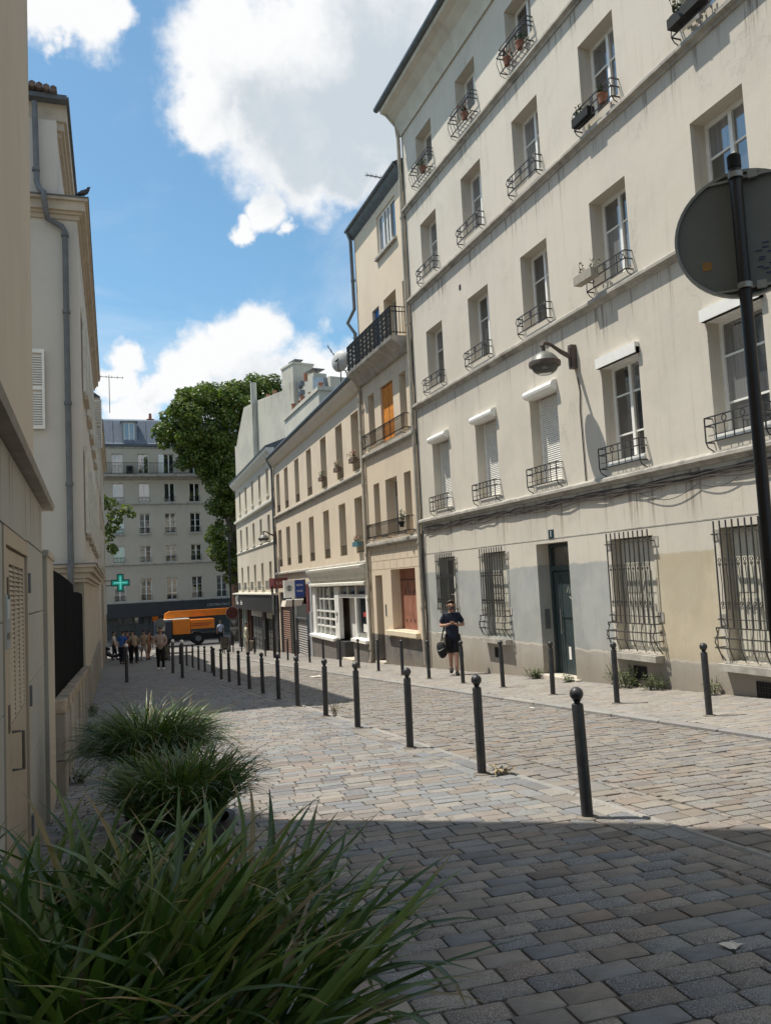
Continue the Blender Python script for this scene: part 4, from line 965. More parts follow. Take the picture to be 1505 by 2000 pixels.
M_blk=simple('black_sheet',(.003,.003,.003),.95,0,.3,5,spec=.05)
def fencep(y0,y1,top):
    n=8; mb=MB(); vs=[];
    for i in range(n+1):
        y_=y0+(y1-y0)*i/n; vs.append((y_,top(i/n)))
    poly=[(y0,gz(y0)+.8)]+[v for v in vs]+[(y1,gz(y1)+.8)]
    mb.prism(poly,0,.04,'x'); mb.v=[(a+fx_(b)-.03,b,c) for a,b,c in mb.v]; mb.build('sheet',M_blk,fe)
fencep(8.3,10.8,lambda t:.26-.03*t*t); fencep(10.83,13.3,lambda t:.23-.06*t); fencep(13.33,15.6,lambda t:.06-.0*t); fencep(15.63,17.6,lambda t:.05-.02*t-(.10*max(0,(t-.8)/.2)**2))
for y in (8.28,10.81,13.31,15.61,17.6): mb=MB(); mb.bar((fx_(y)-.05,y,gz(y)+.8),(fx_(y)-.05,y,.0),.06); mb.build('post',M_iron,fe)
# white building with end wall
MB1=plaster('render_b1',(.62,.585,.53),ledges=[(7.9,.8)],streak=.45,blotch=.35,bumps=.1,tone2=(.50,.49,.46))
MB1c=simple('cornice_cream',(.50,.43,.34),.8,0,.12,3,dirt=(.3,.24,.17,.4))
BA=math.atan2(-1,-.0)   # facade faces +X
def leftb(name,y0,y1,x,label,ground=None):
    # local x = s runs towards -Y ; local y outward (+X)
    return thing(name,(x,y0,gz(y0)),label,'building',rz=-math.pi/2-math.atan(.022)*0,off=(0,0,gz(y0)))
B1=thing('corner_house',(-.17,18.1,gz(18.1)),'white rendered house with bare end wall, grey downpipe and set back attic','building',rz=R(90-1.3),off=(0,0,gz(18.1)))
# local here: x = along +Y, y = -X (inward), so outward is -y
def lb(mb,s0,s1,o0,o1,z0,z1): mb.box(s0,s1,-o1,-o0,z0,z1)
def holes_wall(par,mat,s0,s1,z0,z1,holes,o=0.0,rev=.22,name='wall'):
    mb=MB(); ss=sorted(set([s0,s1]+[h[0] for h in holes]+[h[1] for h in holes])); zs=sorted(set([z0,z1]+[h[2] for h in holes]+[h[3] for h in holes]))
    for i in range(len(ss)-1):
        for j in range(len(zs)-1):
            a,b=(ss[i]+ss[i+1])/2,(zs[j]+zs[j+1])/2
            if any(h[0]<a<h[1] and h[2]<b<h[3] for h in holes): continue
            mb.box(ss[i],ss[i+1],-o,-o+rev,zs[j],zs[j+1])
    return mb.build(name,mat,par)
H=[]
for c in (2.2,4.8,7.4,10.0,12.6): H+=[(c-.5,c+.5,1.4,3.3),(c-.5,c+.5,4.6,6.5)]
holes_wall(B1,MB1,0,15.4,.62,8.2,H)
mb=MB(); mb.box(.02,15.4,.24,8,-3,8.2); mb.box(0,.02,.22,8,.62,8.2); mb.build('body',MB1,B1)
for h in H:
    mb=MB(); mb.box(h[0],h[1],.12,.16,h[2],h[3]); mb.build('window',M_glass,B1)
    for a in (h[0]-.52,h[1]+.02):
        mb=MB(); mb.box(a,a+.05,-.08,-.03,h[2]-.03,h[3]+.03); mb.box(a+.45,a+.5,-.08,-.03,h[2]-.03,h[3]+.03); mb.box(a+.05,a+.45,-.07,-.035,h[2],h[3]); mb.build('shutter',M_offwhite,B1)
    mb=MB(); mb.box(h[0]-.06,h[1]+.06,-.12,.1,h[2]-.10,h[2]-.0); mb.build('sill',MB1c,B1)
mb=MB(); 
def corn(mb,s0,s1,z,prof,back=8):
    # moulded band on the street side and on the end wall
    for (o,za,zb_) in prof:
        mb.box(s0-o,s1,-o,back,z+za,z+zb_)
corn(mb,0,15.5,8.0,[(.05,.0,.10),(.10,.10,.16),(.17,.16,.36),(.23,.36,.42)]); mb.build('cornice',MB1c,B1)
mb=MB(); mb.box(-.25,15.5,-.25,8,8.42,8.45); mb.build('roof_flashing',M_slate,B1)
mb=MB(); mb.box(.0,9.6,.38,8,8.45,10.2); mb.build('attic_wall',MB1,B1)
mb=MB(); corn(mb,0,9.6,10.0,[(-.30,.0,.12),(-.24,.12,.30),(-.18,.30,.68)],8); mb.build('attic_cornice',MB1c,B1)
mb=MB(); mb.box(-.05,9.7,.12,8,10.68,10.74); mb.prism([(-.05,.16),(9.7,.16),(9.7,8),(-.05,8)],10.74,10.78)
mb.build('roof_flashing',M_slate,B1)
for k in range(9):
    mb=MB(); mb.tube([(-.15,.42+.14*k,10.84+.018*k),(9.6,.42+.14*k,10.84+.018*k)],.075,6); mb.build('roof_tile',simple('old_tile',(.15,.105,.085),.9,0,.4,8),B1)
mb=MB(); mb.box(3.0,3.9,.30,.36,8.5,9.9); mb.box(4.2,5.0,.22,.36,8.5,9.8); mb.build('attic_shutter',M_offwhite,B1)
# ground floor below the band
mb=MB(); mb.box(0,15.4,-.0,.3,-3.2,.3); mb.box(.0,.02,.0,8,-3,.3); mb.build('ground_floor_wall',plaster('stucco_b1g',(.56,.49,.39),streak=.4,base=.9,blotch=.5,bumps=.3),B1)
mb=MB(); corn(mb,0,15.4,.28,[(.04,.0,.08),(.10,.08,.2),(.18,.2,.30),(.24,.30,.36)],3); mb.build('string_course',MB1c,B1)
mb=MB(); mb.box(-.26,15.4,-.26,3,.64,.66); mb.build('string_course_flashing',M_slate,B1)
mb=MB(); mb.box(-.02,15.4,-.07,.3,-3.3,-1.7); mb.build('plinth',MST,B1)
mp=M_pipeg
downpipe(B1,[(-.12,.80,10.5),(-.12,.78,9.1),(-.12,.78,8.75),(-.18,.72,8.55),(-.34,.63,8.42),(-.34,.62,8.2),(-.12,.58,7.95),(-.12,.30,7.80),(-.12,.24,7.7),(-.12,.24,3.0),(-.12,.24,.70),(-.34,.24,.62),(-.34,.24,.1),(-.12,.24,-.1)],.06,mp,[(-.12,.24,7.62),(-.12,.24,5.95),(-.12,.24,4.0),(-.12,.24,2.3),(-.12,.79,9.0)])
# end wall shutter
es=thing('louvred_shutter',(-.97,18.05,3.5),'white louvred shutter folded on the bare end wall beside the near beige building','shutter'); OFF[es.name]=Vector((-.97,18.05,3.5))
mb=MB(); mb.box(-1.2,-1.14,18.02,18.06,3.46,5.14); mb.box(-.91,-.86,18.02,18.06,3.46,5.14)
for zz in (3.46,4.28,5.06): mb.box(-1.14,-.91,18.02,18.06,zz,zz+.08)
mb.build('frame',M_white,es)
sm=MB(); sm.prism([(18.025,0),(18.035,-.006),(18.062,.024),(18.052,.03)],-1.14,-.91,'x'); me_=sm.mesh('louvre',M_white,Vector((-.97,18.05,3.5)))
z=3.57
while z<5.02:
    if not (4.22<z<4.36): inst(me_,'louvre',es,(0,0,z),off=(0,0,0)).location=(0,0,z)
    z+=.052
mb=MB(); mb.box(-1.14,-.91,18.065,18.07,3.5,5.1); mb.build('backing',MB1,es)
# further facades on the left in steep perspective
def leftblock(name,y0,y1,x0,ztop,label,mat,wz,cornc,seed):
    rr=np.random.default_rng(seed)
    B=thing(name,(x0,y0,gz(y0)),label,'building',rz=R(90-1.45),off=(0,0,gz(y0)))
    L=y1-y0; H=[]; s=1.3
    while s<L-.8:
        for z0_ in wz: H.append((s-.45,s+.45,z0_,z0_+1.7))
        s+=2.5
    holes_wall(B,mat,0,L,gz(y1)-.3,ztop-.3,H)
    mb=MB(); mb.box(0,L,.22,8,-4.5,ztop-.3); mb.build('body',mat,B)
    for h in H:
        mb=MB(); mb.box(h[0],h[1],.12,.16,h[2],h[3]); w=mb.build('window',M_glassf,B)
        if rr.random()<.75:
            for sgn in (-1,1):
                a=h[0]-.46 if sgn<0 else h[1]+.02
                if a<0 or a+.44>L: continue
                mb=MB(); mb.box(a,a+.05,-.06,-.02,h[2],h[3]); mb.box(a+.39,a+.44,-.06,-.02,h[2],h[3])
                for q in range(22): mb.box(a+.05,a+.39,-.055,-.03,h[2]+.05+q*.074,h[2]+.09+q*.074)
                mb.build('shutter',M_offwhite,B)
    mb=MB()
    for (o,za,zb_) in [(.06,-.35,-.2),(.14,-.2,-.05),(.2,-.05,.02)]: mb.box(0,L,-o,.5,ztop+za,ztop+zb_)
    mb.build('cornice',cornc,B)
    mb=MB(); mb.prism([(0,-.2),(L,-.2),(L,8),(0,8)],ztop+.02,ztop+.06); mb.prism([(-.22,ztop+.06),(.4,ztop+.5),(4,ztop+1.6),(8,ztop+.06)],0,L,'x'); mb.build('roof',M_slate,B)
    return B
mbl=plaster('render_b2',(.55,.50,.42),streak=.4,blotch=.5)
B2=leftblock('terrace_house',33.55,41.0,.19,7.7,'second white house along the left pavement with half open louvred shutters','x' and mbl,(1.2,4.6),MB1c,3)
B3=leftblock('terrace_house',41.05,57.2,.40,8.3,'last weathered house on the left with shutters, beside the pharmacy cross',plaster('render_b3',(.42,.36,.28),streak=.5,blotch=.5),(-1.2,1.4,4.4),MB1c,4)
# an open shutter standing out from the white house
so=thing('open_shutter',(.06,30.6,5.2),'white louvred shutter standing open from the white house high above the left pavement','shutter',rz=R(-12)); 
mb=MB(); mb.box(-.02,.04,-.02,.02,-.0,1.75); mb.box(.32,.36,-.02,.02,0,1.75)
for zz in (0,.8,1.68): mb.box(.04,.32,-.02,.02,zz,zz+.07)
mb.build('frame',M_white,so)
sm=MB(); sm.prism([(-.018,0),(-.008,-.006),(.018,.03),(.008,.036)],.04,.32,'x'); me_=sm.mesh('louvre',M_white); z=.09
while z<1.66:
    if not .74<z<.88: inst(me_,'louvre',so,(0,0,z),off=(0,0,0))
    z+=.06
# ================================================================ BOLLARDS
def bollard_mesh(h=.87,r=.040,white=False):
    m_=MB(); m_.lathe([(r,0),(r,h-.125),(r*.9,h-.115),(r*.55,h-.108),(r*.55,h-.096),(r*.8,h-.09)],n=18); post=m_.mesh('post',M_boll,smooth=True)
    m_=MB(); R_=.062 if white else .047; pr=[]
    for i in range(11):
        a=-math.pi/2+math.pi*i/10; pr.append((max(R_*math.cos(a),.002),h-R_+R_*math.sin(a)))
    m_.lathe(pr,n=18); ball=m_.mesh('ball',M_white if white else M_boll,smooth=True)
    m_=MB(); m_.lathe([(r*1.9,-.02),(r*1.9,.006),(r*1.5,.012),(r,.014)],n=14); base=m_.mesh('collar',M_sand)
    return post,ball,base
M_boll=simple('bollard_paint',(.030,.032,.035),.42,.0,.35,14,.15,dirt=(.10,.08,.065,.35))
PB=bollard_mesh(); PW=bollard_mesh(1.18,.05,True)
def bollard(x,y,label,group,parts=PB,tilt=0,z=None):
    o=thing('bollard',(x,y,gz(y) if z is None else z),label,'bollard',group); 
    for nm,me in zip(('post','ball','collar'),parts): 
        c=bpy.data.objects.new(nm,me); COL.objects.link(c); c.parent=o
    o.rotation_euler=(rs.normal()*.006,rs.normal()*.008+tilt,rs.random()*6)
    return o
LR=[(3.1,4.91),(3.2,6.72),(3.22,8.53),(3.27,10.59),(3.30,12.3),(3.31,14.18),(3.34,15.89),(3.36,17.57),(3.37,19.23),(3.38,20.75),(3.40,22.46),(3.40,23.94),(3.45,25.8)]
LL=['nearest and largest black ball topped bollard, standing on the shadow edge','second black bollard along the left kerb, its shadow pointing at the gutter','third bollard of the left kerb row, in full sun','fourth bollard of the left kerb row, in full sun','fifth bollard of the left kerb row, with dry weeds at its foot','sixth bollard of the left kerb row, on the edge of the far shadow','seventh bollard of the left kerb row, first one standing in shade','eighth bollard of the left kerb row, second one in shade','ninth bollard of the left kerb row, third one in shade','tenth bollard of the left kerb row, fourth one in shade','third bollard from the far end of the left kerb row','second bollard from the far end of the left kerb row','farthest bollard of the left kerb row']
for (x,y),l in zip(LR,LL): bollard(x,y,l,'bollards along the left kerb',tilt=-.03 if y<5 else 0)
RR=[(6.95,8.18),(6.99,10.1),(7.04,11.93),(7.13,13.85),(7.05,15.44),(7.09,17.35),(7.13,19.15),(7.29,21.44),(7.4,23.57),(7.25,25.0),(7.3,27.2),(7.4,29.5),(7.35,31.2),(7.35,32.9),(7.5,35.2),(7.62,38.9),(7.95,43.5)]
RL=['bollard in front of the last barred window at the right picture edge','bollard beside the weeds below the second barred window from the right','bollard in front of the dark green door','bollard below the barred window left of the green door','bollard just right of the walking man','bollard just left of the walking man, before the drainpipe','bollard in front of the rusty boarded window','bollard before the narrow door of the tall cream building','bollard in front of the right pane of the white shopfront','bollard before the black base of the white shop door','bollard before the grey base under the white shop window','bollard at the left end of the white shopfront','bollard in front of the navy pilaster left of the white shop','bollard in front of the grey graffiti covered shutter','bollard in front of the brown roller shutter','bollard at the start of the black corner shopfront','farthest bollard before the black corner shopfront']
for (x,y),l in zip(RR,RL): bollard(x,y,l,'bollards along the right kerb')
bollard(.92,26.53,'tall bollard with a white ball, alone near the left house wall','white topped bollards',PW)
bollard(2.58,29.9,'white topped bollard just right of the woman in dark trousers','white topped bollards',PW)
bollard(2.56,26.4,'white topped bollard nearest the row of six far bollards','white topped bollards',PW)
FL=[(3.55,37.5),(3.6,35.2),(3.62,33.2),(3.64,31.4),(3.68,29.9),(3.76,28.6)]
FT=['farthest','second farthest','third farthest','third nearest','second nearest','nearest']
for (x,y),t in zip(FL,FT): bollard(x,y,t+' of the six bollards between the white topped ones and the left kerb row','six bollards by the crossing')
for k,(x,y) in enumerate(((7.3,50.5),(7.8,50.8),(8.3,49.6),(8.5,48.2),(8.6,46.8))): bollard(x,y,['leftmost of the','second from the left of the','middle one of the','second from the right of the','rightmost of the'][k]+' five far bollards by the corner shop road signs','bollards at the corner')
# dry weeds by the fifth bollard
def weed(x,y,r,h,n,label,mat,cat='plant',z=None):
    o=thing('weed',(x,y,gz(y) if z is None else z),label,cat); st=MB(); lf=MB()
    for k in range(n):
        a=rs.random()*6.283; d=r*math.sqrt(rs.random()); hx,hy=d*math.cos(a)*1.0,d*math.sin(a); hh=h*(.4+.6*rs.random())
        bx,by=hx*.5,hy*.5; tip=(hx+.05*rs.normal(),hy+.05*rs.normal(),hh)
        st.bar((bx,by,0),tip,.004)
        m_=7
        for q in range(m_):
            t=.25+.75*q/m_; p=Vector((bx,by,0)).lerp(Vector(tip),t); an=rs.random()*6.283; L_=.035+.03*rs.random()
            d_=Vector((math.cos(an),math.sin(an),.35*rs.normal()))*L_; w_=Vector((-math.sin(an),math.cos(an),.2))*L_*.28
            lf.add([p,p+d_*.5+w_,p+d_,p+d_*.5-w_],[(0,1,2,3)])
    st.build('stems',mat,o); lf.build('leaves',mat,o,kind='stuff'); return o
M_weed=simple('weed_green',(.10,.125,.045),.7,0,.5,30); M_dry=simple('dry_weed',(.30,.24,.14),.8,0,.4,30)
weed(3.42,12.25,.05,.22,8,'dry weeds at the foot of the fifth left kerb bollard',M_dry)
weed(3.35,6.6,.06,.09,8,'small dry weeds on the kerb beside the second left bollard',M_dry)
weed(8.40,11.9,.34,.42,60,'sprawling green weeds under the ground vent by the barred window',M_weed)
weed(8.42,11.15,.26,.30,36,'low green weeds at the wall foot left of the yellow painted wall',M_weed)
weed(8.45,14.98,.24,.26,40,'bushy weeds at the wall just left of the green door step',M_weed)
weed(8.40,13.65,.14,.16,16,'small weeds growing at the right end of the green door step',M_weed)
weed(8.45,9.85,.12,.30,16,'weeds against the wall behind the rightmost bollard',M_weed)
for k,y in enumerate((8.9,11.2,14.0,16.2,17.3)): weed(fx_(y)+.2,y,.12,.16,14,['weeds at the near end of the garden wall foot','weeds at the foot of the garden wall below the first fence sheets','weeds in the middle of the garden wall foot','weeds below the far fence sheet','weeds at the corner of the white house'][k],M_weed)
# ================================================================ WALL LAMPS
M_lampb=simple('lamp_brown',(.10,.075,.065),.5,.2,.2,10); M_lampd=simple('lamp_dome',(.15,.155,.14),.45,.1,.2,8)
def lampmat():
    m,g,b=newmat('lamp_bowl'); b.inputs['Base Color'].default_value=(.75,.78,.76,1); b.inputs['Roughness'].default_value=.08; b.inputs['Transmission Weight'].default_value=.85; b.inputs['IOR'].default_value=1.1; return m
M_bowl=lampmat()
def wall_lamp(x,y,z,label,wallx,mirror=1):
    o=thing('wall_lamp',(x,y,z),label,'street lamp','wall lamps'); w=wallx-x  # w=reach to the wall
    mb=MB(); mb.lathe([(.0,.205),(.09,.195),(.17,.15),(.235,.08),(.255,.03),(.285,.0),(.285,-.06),(.26,-.07)],n=28); mb.build('dome',M_lampd,o,smooth=True)
    mb=MB(); mb.lathe([(.290,.015),(.296,-.02),(.292,-.065),(.262,-.078),(.262,.0)],n=28); mb.build('rim',M_lampb,o,smooth=True)
    pr=[(.245*math.cos(a),-.07-.17*math.sin(a)) for a in [i*math.pi/2/8 for i in range(9)]]; pr[-1]=(.003,-.24)
    mb=MB(); mb.lathe(pr,n=24); mb.build('bowl',M_bowl,o,smooth=True)
    mb=MB(); mb.lathe([(.0,-.085),(.06,-.09),(.06,.02),(.0,.02)],n=10); mb.build('bulb',M_white,o)
    mb=MB(); mb.tube([(0,0,.19),(0,0,.26),(-.01,0,.33)],.035,8); mb.tube([(-.03,0,.30),(.0,0,.36),(.06,0,.37),(.16,0,.345),(w*.55,0,.22),(w*.8,0,.15),(w-.05,0,.13)],[.045,.045,.035,.03,.042,.05,.055],8); mb.build('arm',M_lampb,o,smooth=True)
    mb=MB(); mb.box(w-.12,w-.005,-.055,.055,-.09,.36); mb.box(w-.14,w-.10,-.035,.035,-.03,.30); mb.build('bracket',M_lampb,o); return o
wall_lamp(7.93,12.96,3.86,'brown domed lamp on a wall bracket beside the third closed shutter',8.6)
wall_lamp(8.62,43.3,2.55,'distant domed wall lamp at the joint of the cream buildings above the maroon sign',9.28)
# ================================================================ ROAD SIGNS
M_back=simple('sign_back',(.19,.20,.195),.55,.3,.1,3); M_edge=simple('sign_edge',(.36,.37,.36),.45,.4)
M_pole=simple('pole_black',(.016,.013,.012),.4,.1,.2,8)
rsx,rsy=3.08,3.12
sn=thing('road_sign',(rsx,rsy,gz(rsy)),'grey back of a round road sign on a black pole at the right edge','road sign'); zb=-gz(rsy)
mb=MB(); mb.lathe([(.030,0),(.030,zb+2.045),(.026,zb+2.05)],n=20); mb.build('pole',M_pole,sn,smooth=True)
mb=MB(); mb.lathe([(.031,zb+1.975),(.033,zb+1.98),(.033,zb+2.04),(.0,zb+2.045)],n=20); mb.build('pole_cap',M_iron,sn)
fa=math.atan2(rsx,rsy)   # camera bearing
def discpt(u,v,w): # u right, v up, w towards the camera, about the disc centre
    c,s=math.cos(fa),math.sin(fa); return (.0+u*c-w*s,.0-u*s-w*c,zb+1.655+v)
def disc(mb,r,w0,w1,n=48,cx=0.015,r2=None):
    vs=[discpt(cx+r*math.cos(6.2832*k/n),r*math.sin(6.2832*k/n),w0) for k in range(n)]+[discpt(cx+(r2 or r)*math.cos(6.2832*k/n),(r2 or r)*math.sin(6.2832*k/n),w1) for k in range(n)]
    mb.add(vs,[(i,(i+1)%n,n+(i+1)%n,n+i) for i in range(n)]+[tuple(range(n-1,-1,-1)),tuple(range(n,2*n))])
mb=MB(); disc(mb,.322,-.062,-.056); mb.build('disc',M_back,sn)
mb=MB(); n=48
for (ra,rb,wa,wb) in ((.322,.330,-.056,-.040),(.330,.330,-.040,-.066),(.316,.322,-.042,-.056),(.330,.316,-.040,-.042)):
    vs=[discpt(.015+ra*math.cos(6.2832*k/n),ra*math.sin(6.2832*k/n),wa) for k in range(n)]+[discpt(.015+rb*math.cos(6.2832*k/n),rb*math.sin(6.2832*k/n),wb) for k in range(n)]
    mb.add(vs,[(i,(i+1)%n,n+(i+1)%n,n+i) for i in range(n)])
mb.build('rim',M_edge,sn,smooth=True)
def dbox(mb,u0,u1,v0,v1,w0,w1):
    P=[discpt(u,v,w) for w in (w0,w1) for v in (v0,v1) for u in (u0,u1)]
    mb.add(P,[(0,1,3,2),(4,6,7,5),(0,4,5,1),(1,5,7,3),(3,7,6,2),(2,6,4,0)])
for v in (.285,-.285):
    mb=MB(); mb.lathe([(.036,zb+1.655+v-.014),(.036,zb+1.655+v+.014)],n=20); dbox(mb,.03,.16,v-.006,v+.008,-.056,-.03); dbox(mb,-.13,-.03,v-.006,v+.006,-.056,-.04); dbox(mb,.055,.10,v-.018,v+.022,-.045,-.015)
    mb.build('clamp',M_edge,sn)
mb=MB(); dbox(mb,-.19,-.145,-.155,-.11,-.056,-.054); mb.build('sticker',simple('sticker_orange',(.40,.22,.07),.6),sn)
mb=MB()
for k in range(14):
    mb.tube([discpt(.10+.04*math.sin(k*1.7)+a*.01,-.14+.012*k-.08,-.0545+.001*0) for a in range(4)],.003,4)
mb.build('graffiti',simple('marker_blue',(.02,.03,.18),.6),sn)
# far signs by the corner
s2=thing('road_sign',(7.86,50,gz(50)),'distant pole with a round sign above two small triangular signs by the corner shop','road sign')
mb=MB(); mb.lathe([(.04,0),(.04,2.75)],n=8); mb.build('pole',M_pole,s2)
mb=MB(); mb.lathe([(.36,-.06),(.36,-.05),(.01,-.05)],(0,0,2.35),20,'y'); mb.build('disc',simple('dark_red',(.10,.02,.02),.6),s2)
mb=MB(); mb.lathe([(.38,-.05),(.38,-.03),(.01,-.03)],(0,0,2.35),20,'y'); mb.build('rim',M_edge,s2)
for zz,w in ((1.75,.26),(1.15,.22)):
    mb=MB(); mb.prism([(-w+.08,zz+.2),(w+.08,zz+.2),(.08,zz-.22)],-.07,-.055,'y'); mb.build('plate',M_back,s2)
    mb=MB(); mb.prism([(-w*.6+.08,zz+.15),(w*.6+.08,zz+.15),(.08,zz-.10)],-.075,-.071,'y'); mb.build('plate_face',M_edge,s2)
mb=MB(); mb.box(-.16,.34,-.07,-.06,1.32,1.5); mb.build('plate',M_edge,s2)
s3=thing('road_sign',(3.66,50,gz(50)),'distant dark round sign on a pole in front of the orange crane','road sign')
mb=MB(); mb.lathe([(.04,0),(.04,2.3)],n=8); mb.build('pole',M_pole,s3); mb=MB(); mb.lathe([(.27,-.06),(.29,-.05),(.27,-.03),(.01,-.03)],(0,0,2.0),20,'y'); mb.build('disc',M_back,s3)
s4=thing('lamp_post',(9.7,62,gz(62)),'tall dark pole in front of the tree trunk at the boulevard corner','pole')
mb=MB(); mb.lathe([(.14,0),(.12,1.2),(.085,1.4),(.07,8.5)],n=10); mb.build('shaft',M_pole,s4); mb=MB(); mb.box(-.1,.5,-.06,.06,5.2,5.35); mb.box(.3,.55,-.1,.1,5.1,5.35); mb.build('arm',M_pole,s4)
s5=thing('sign_post',(7.55,36.4,gz(36.4)),'tall dark sign post in front of the brown roller shutter','pole')
mb=MB(); mb.lathe([(.075,0),(.065,.8),(.05,1.0),(.045,3.2)],n=10); mb.build('shaft',M_pole,s5); mb=MB(); mb.box(-.03,.03,-.12,.12,1.9,2.9); mb.build('plate',M_back,s5)
s6=thing('sign_post',(8.15,35.0,gz(35)),'thin black post before the gap between brown and grey shutters','pole')
mb=MB(); mb.lathe([(.04,0),(.04,2.5)],n=8); mb.build('shaft',M_pole,s6)
# ================================================================ PHARMACY CROSS
pcx=thing('pharmacy_cross',(1.5,50,.62),'turquoise pharmacy cross on brackets from the left house wall','sign')
def crosspoly(a,b): return [(-b,-a),(-b,-b),(-a,-b),(-a,b),(-b,b),(-b,a),(b,a),(b,b),(a,b),(a,-b),(b,-b),(b,-a)]
M_green=simple('cross_case',(.01,.16,.13),.4,0,.1,5)
def emis(name,col,st):
    m,g,b=newmat(name); b.inputs['Base Color'].default_value=(*col,1); b.inputs['Emission Color'].default_value=(*col,1); b.inputs['Emission Strength'].default_value=st; return m
mb=MB(); mb.prism(crosspoly(.52,.19),-.1,.1,'y'); mb.build('case',M_green,pcx)
mb=MB(); mb.prism(crosspoly(.44,.11),-.112,-.104,'y'); mb.build('lit_panel',emis('cross_lit',(.02,.45,.36),.25),pcx)
mb=MB(); mb.prism(crosspoly(.36,.03),-.118,-.1145,'y'); mb.build('lit_tube',emis('cross_tube',(.2,.8,.7),.4),pcx)
mb=MB()
for zz in (.14,-.14): mb.bar((-.9,0,zz),(-.5,0,zz),.04)
mb.build('bracket',M_iron,pcx)
# ================================================================ CRANE TRUCK
M_or=simple('crane_orange',(.80,.22,.012),.4,0,.1,2,dirt=(.35,.12,.03,.3)); M_navy=simple('truck_navy',(.02,.03,.05),.4)
tz=gz(68)
tr=thing('crane_truck',(7.5,68,tz),'orange mobile crane truck with a long horizontal boom','truck'); 
def tb(name,mat,*bx,**k):
    mb=MB()
    for b in bx: mb.bbox(b[0]-7.5,b[1]-7.5,b[2],b[3],b[4]-tz,b[5]-tz,.04)
    return mb.build(name,mat,tr,**k)
mb=MB(); mb.prism([(5.35-7.5,-1.80-tz),(5.7-7.5,-1.62-tz),(16-7.5,-1.58-tz),(16-7.5,-2.15-tz),(9.5-7.5,-2.12-tz),(5.9-7.5,-2.15-tz)],-.35,.35,'y'); mb.build('boom',M_or,tr)
mb=MB(); mb.prism([(5.3-7.5,-2.3-tz),(5.35-7.5,-1.78-tz),(5.95-7.5,-1.95-tz),(6.1-7.5,-2.4-tz)],-.38,.38,'y'); mb.build('boom_head',M_or,tr)
tb('engine_cover',M_or,(5.85,7.25,-.8,.8,-3.45,-2.28)); tb('counterweight',M_or,(7.27,9.15,-.75,.75,-3.1,-2.35))
tb('cover_top',M_offwhite,(5.0,7.2,-.78,.78,-2.27,-2.22))
mb=MB(); mb.box(7.35-7.5,8.9-7.5,-.765,-.752,-2.72-tz,-2.66-tz); mb.box(7.35-7.5,8.7-7.5,-.765,-.752,-2.86-tz,-2.80-tz); mb.build('stripe',simple('crane_red',(.4,.04,.02),.5),tr)
tb('cab',M_navy,(4.55,5.8,-1.0,1.0,-3.75,-2.35)); tb('cab_window',M_glassb,(4.62,5.3,-1.02,-1.0,-3.1,-2.5))
tb('chassis',M_iron,(4.4,9.6,-.9,.9,-3.95,-3.5))
for x in (5.2,7.82):
    for y_ in (-.95,.65):
        mb=MB(); mb.lathe([(.25,0),(.47,.0),(.5,.04),(.5,.26),(.47,.3),(.25,.3)],(x-7.5,y_,-3.85-tz),22,'y'); w=mb.build('wheel',M_iron,tr)
        mb=MB(); mb.lathe([(.24,-.01),(.24,.0),(.08,.06),(.01,.06)],(x-7.5,y_-.01,-3.85-tz),14,'y'); mb.build('rim',M_pipeg,w)
# ================================================================ TREES
def leafmat(name,a,b_,c_):
    m,g,b=newmat(name); geo=g.node('ShaderNodeNewGeometry'); at=g.node('ShaderNodeAttribute'); at.attribute_name='tint'
    col=g.mix(g.ss(at.outputs['Fac'],.2,.9),a,b_); col=g.mix(g.m('MULTIPLY',g.ss(at.outputs['Fac'],.9,1.),.8),col,c_)
    d=g.node('ShaderNodeBsdfTranslucent'); g.put(d.inputs[0],g.mix(1.0,col,(1.5,1.7,.7),'MULTIPLY')); g.put(b.inputs['Base Color'],col); b.inputs['Roughness'].default_value=.45; b.inputs['Specular IOR Level'].default_value=.35
    mx=g.node('ShaderNodeMixShader'); mx.inputs[0].default_value=.28; g.l.new(b.outputs[0],mx.inputs[1]); g.l.new(d.outputs[0],mx.inputs[2])
    g.l.new(mx.outputs[0],m.node_tree.nodes['Material Output'].inputs[0]); return m
M_tree=leafmat('plane_leaf',(.055,.092,.02),(.14,.18,.038),(.24,.26,.06))
def leaves_mesh(P,N,S_,mat,par,name='foliage',seed=0):
    r=np.random.default_rng(seed); n=len(P); a=r.random(n)*6.283
    ref=np.where(np.abs(N[:,2:3])<.9,np.array([[0,0,1.]]),np.array([[1.,0,0]])); u=np.cross(N,ref); u/=np.linalg.norm(u,axis=1,keepdims=True); w=np.cross(N,u)
    c,s=np.cos(a)[:,None],np.sin(a)[:,None]; U=(u*c+w*s)*S_[:,None]; V_=(-u*s+w*c)*S_[:,None]*.8
    V=np.stack([P-U*.5,P-U*.1+V_*.5,P+U*.5,P-U*.1-V_*.5],1).reshape(-1,3)
    off=rootoff(par)
    V=V-np.array(off)[None]
    me=bpy.data.meshes.new(name); me.vertices.add(4*n); me.vertices.foreach_set('co',V.ravel()); me.loops.add(4*n); me.loops.foreach_set('vertex_index',np.arange(4*n)); me.polygons.add(n); me.polygons.foreach_set('loop_start',np.arange(n)*4); me.polygons.foreach_set('loop_total',np.full(n,4))
    at=me.attributes.new('tint','FLOAT','FACE'); at.data.foreach_set('value',r.random(n)); me.materials.append(mat); me.update(); me.validate()
    o=bpy.data.objects.new(name,me); COL.objects.link(o); o.parent=par; OFF[o.name]=off; tag(o,kind='stuff'); return o
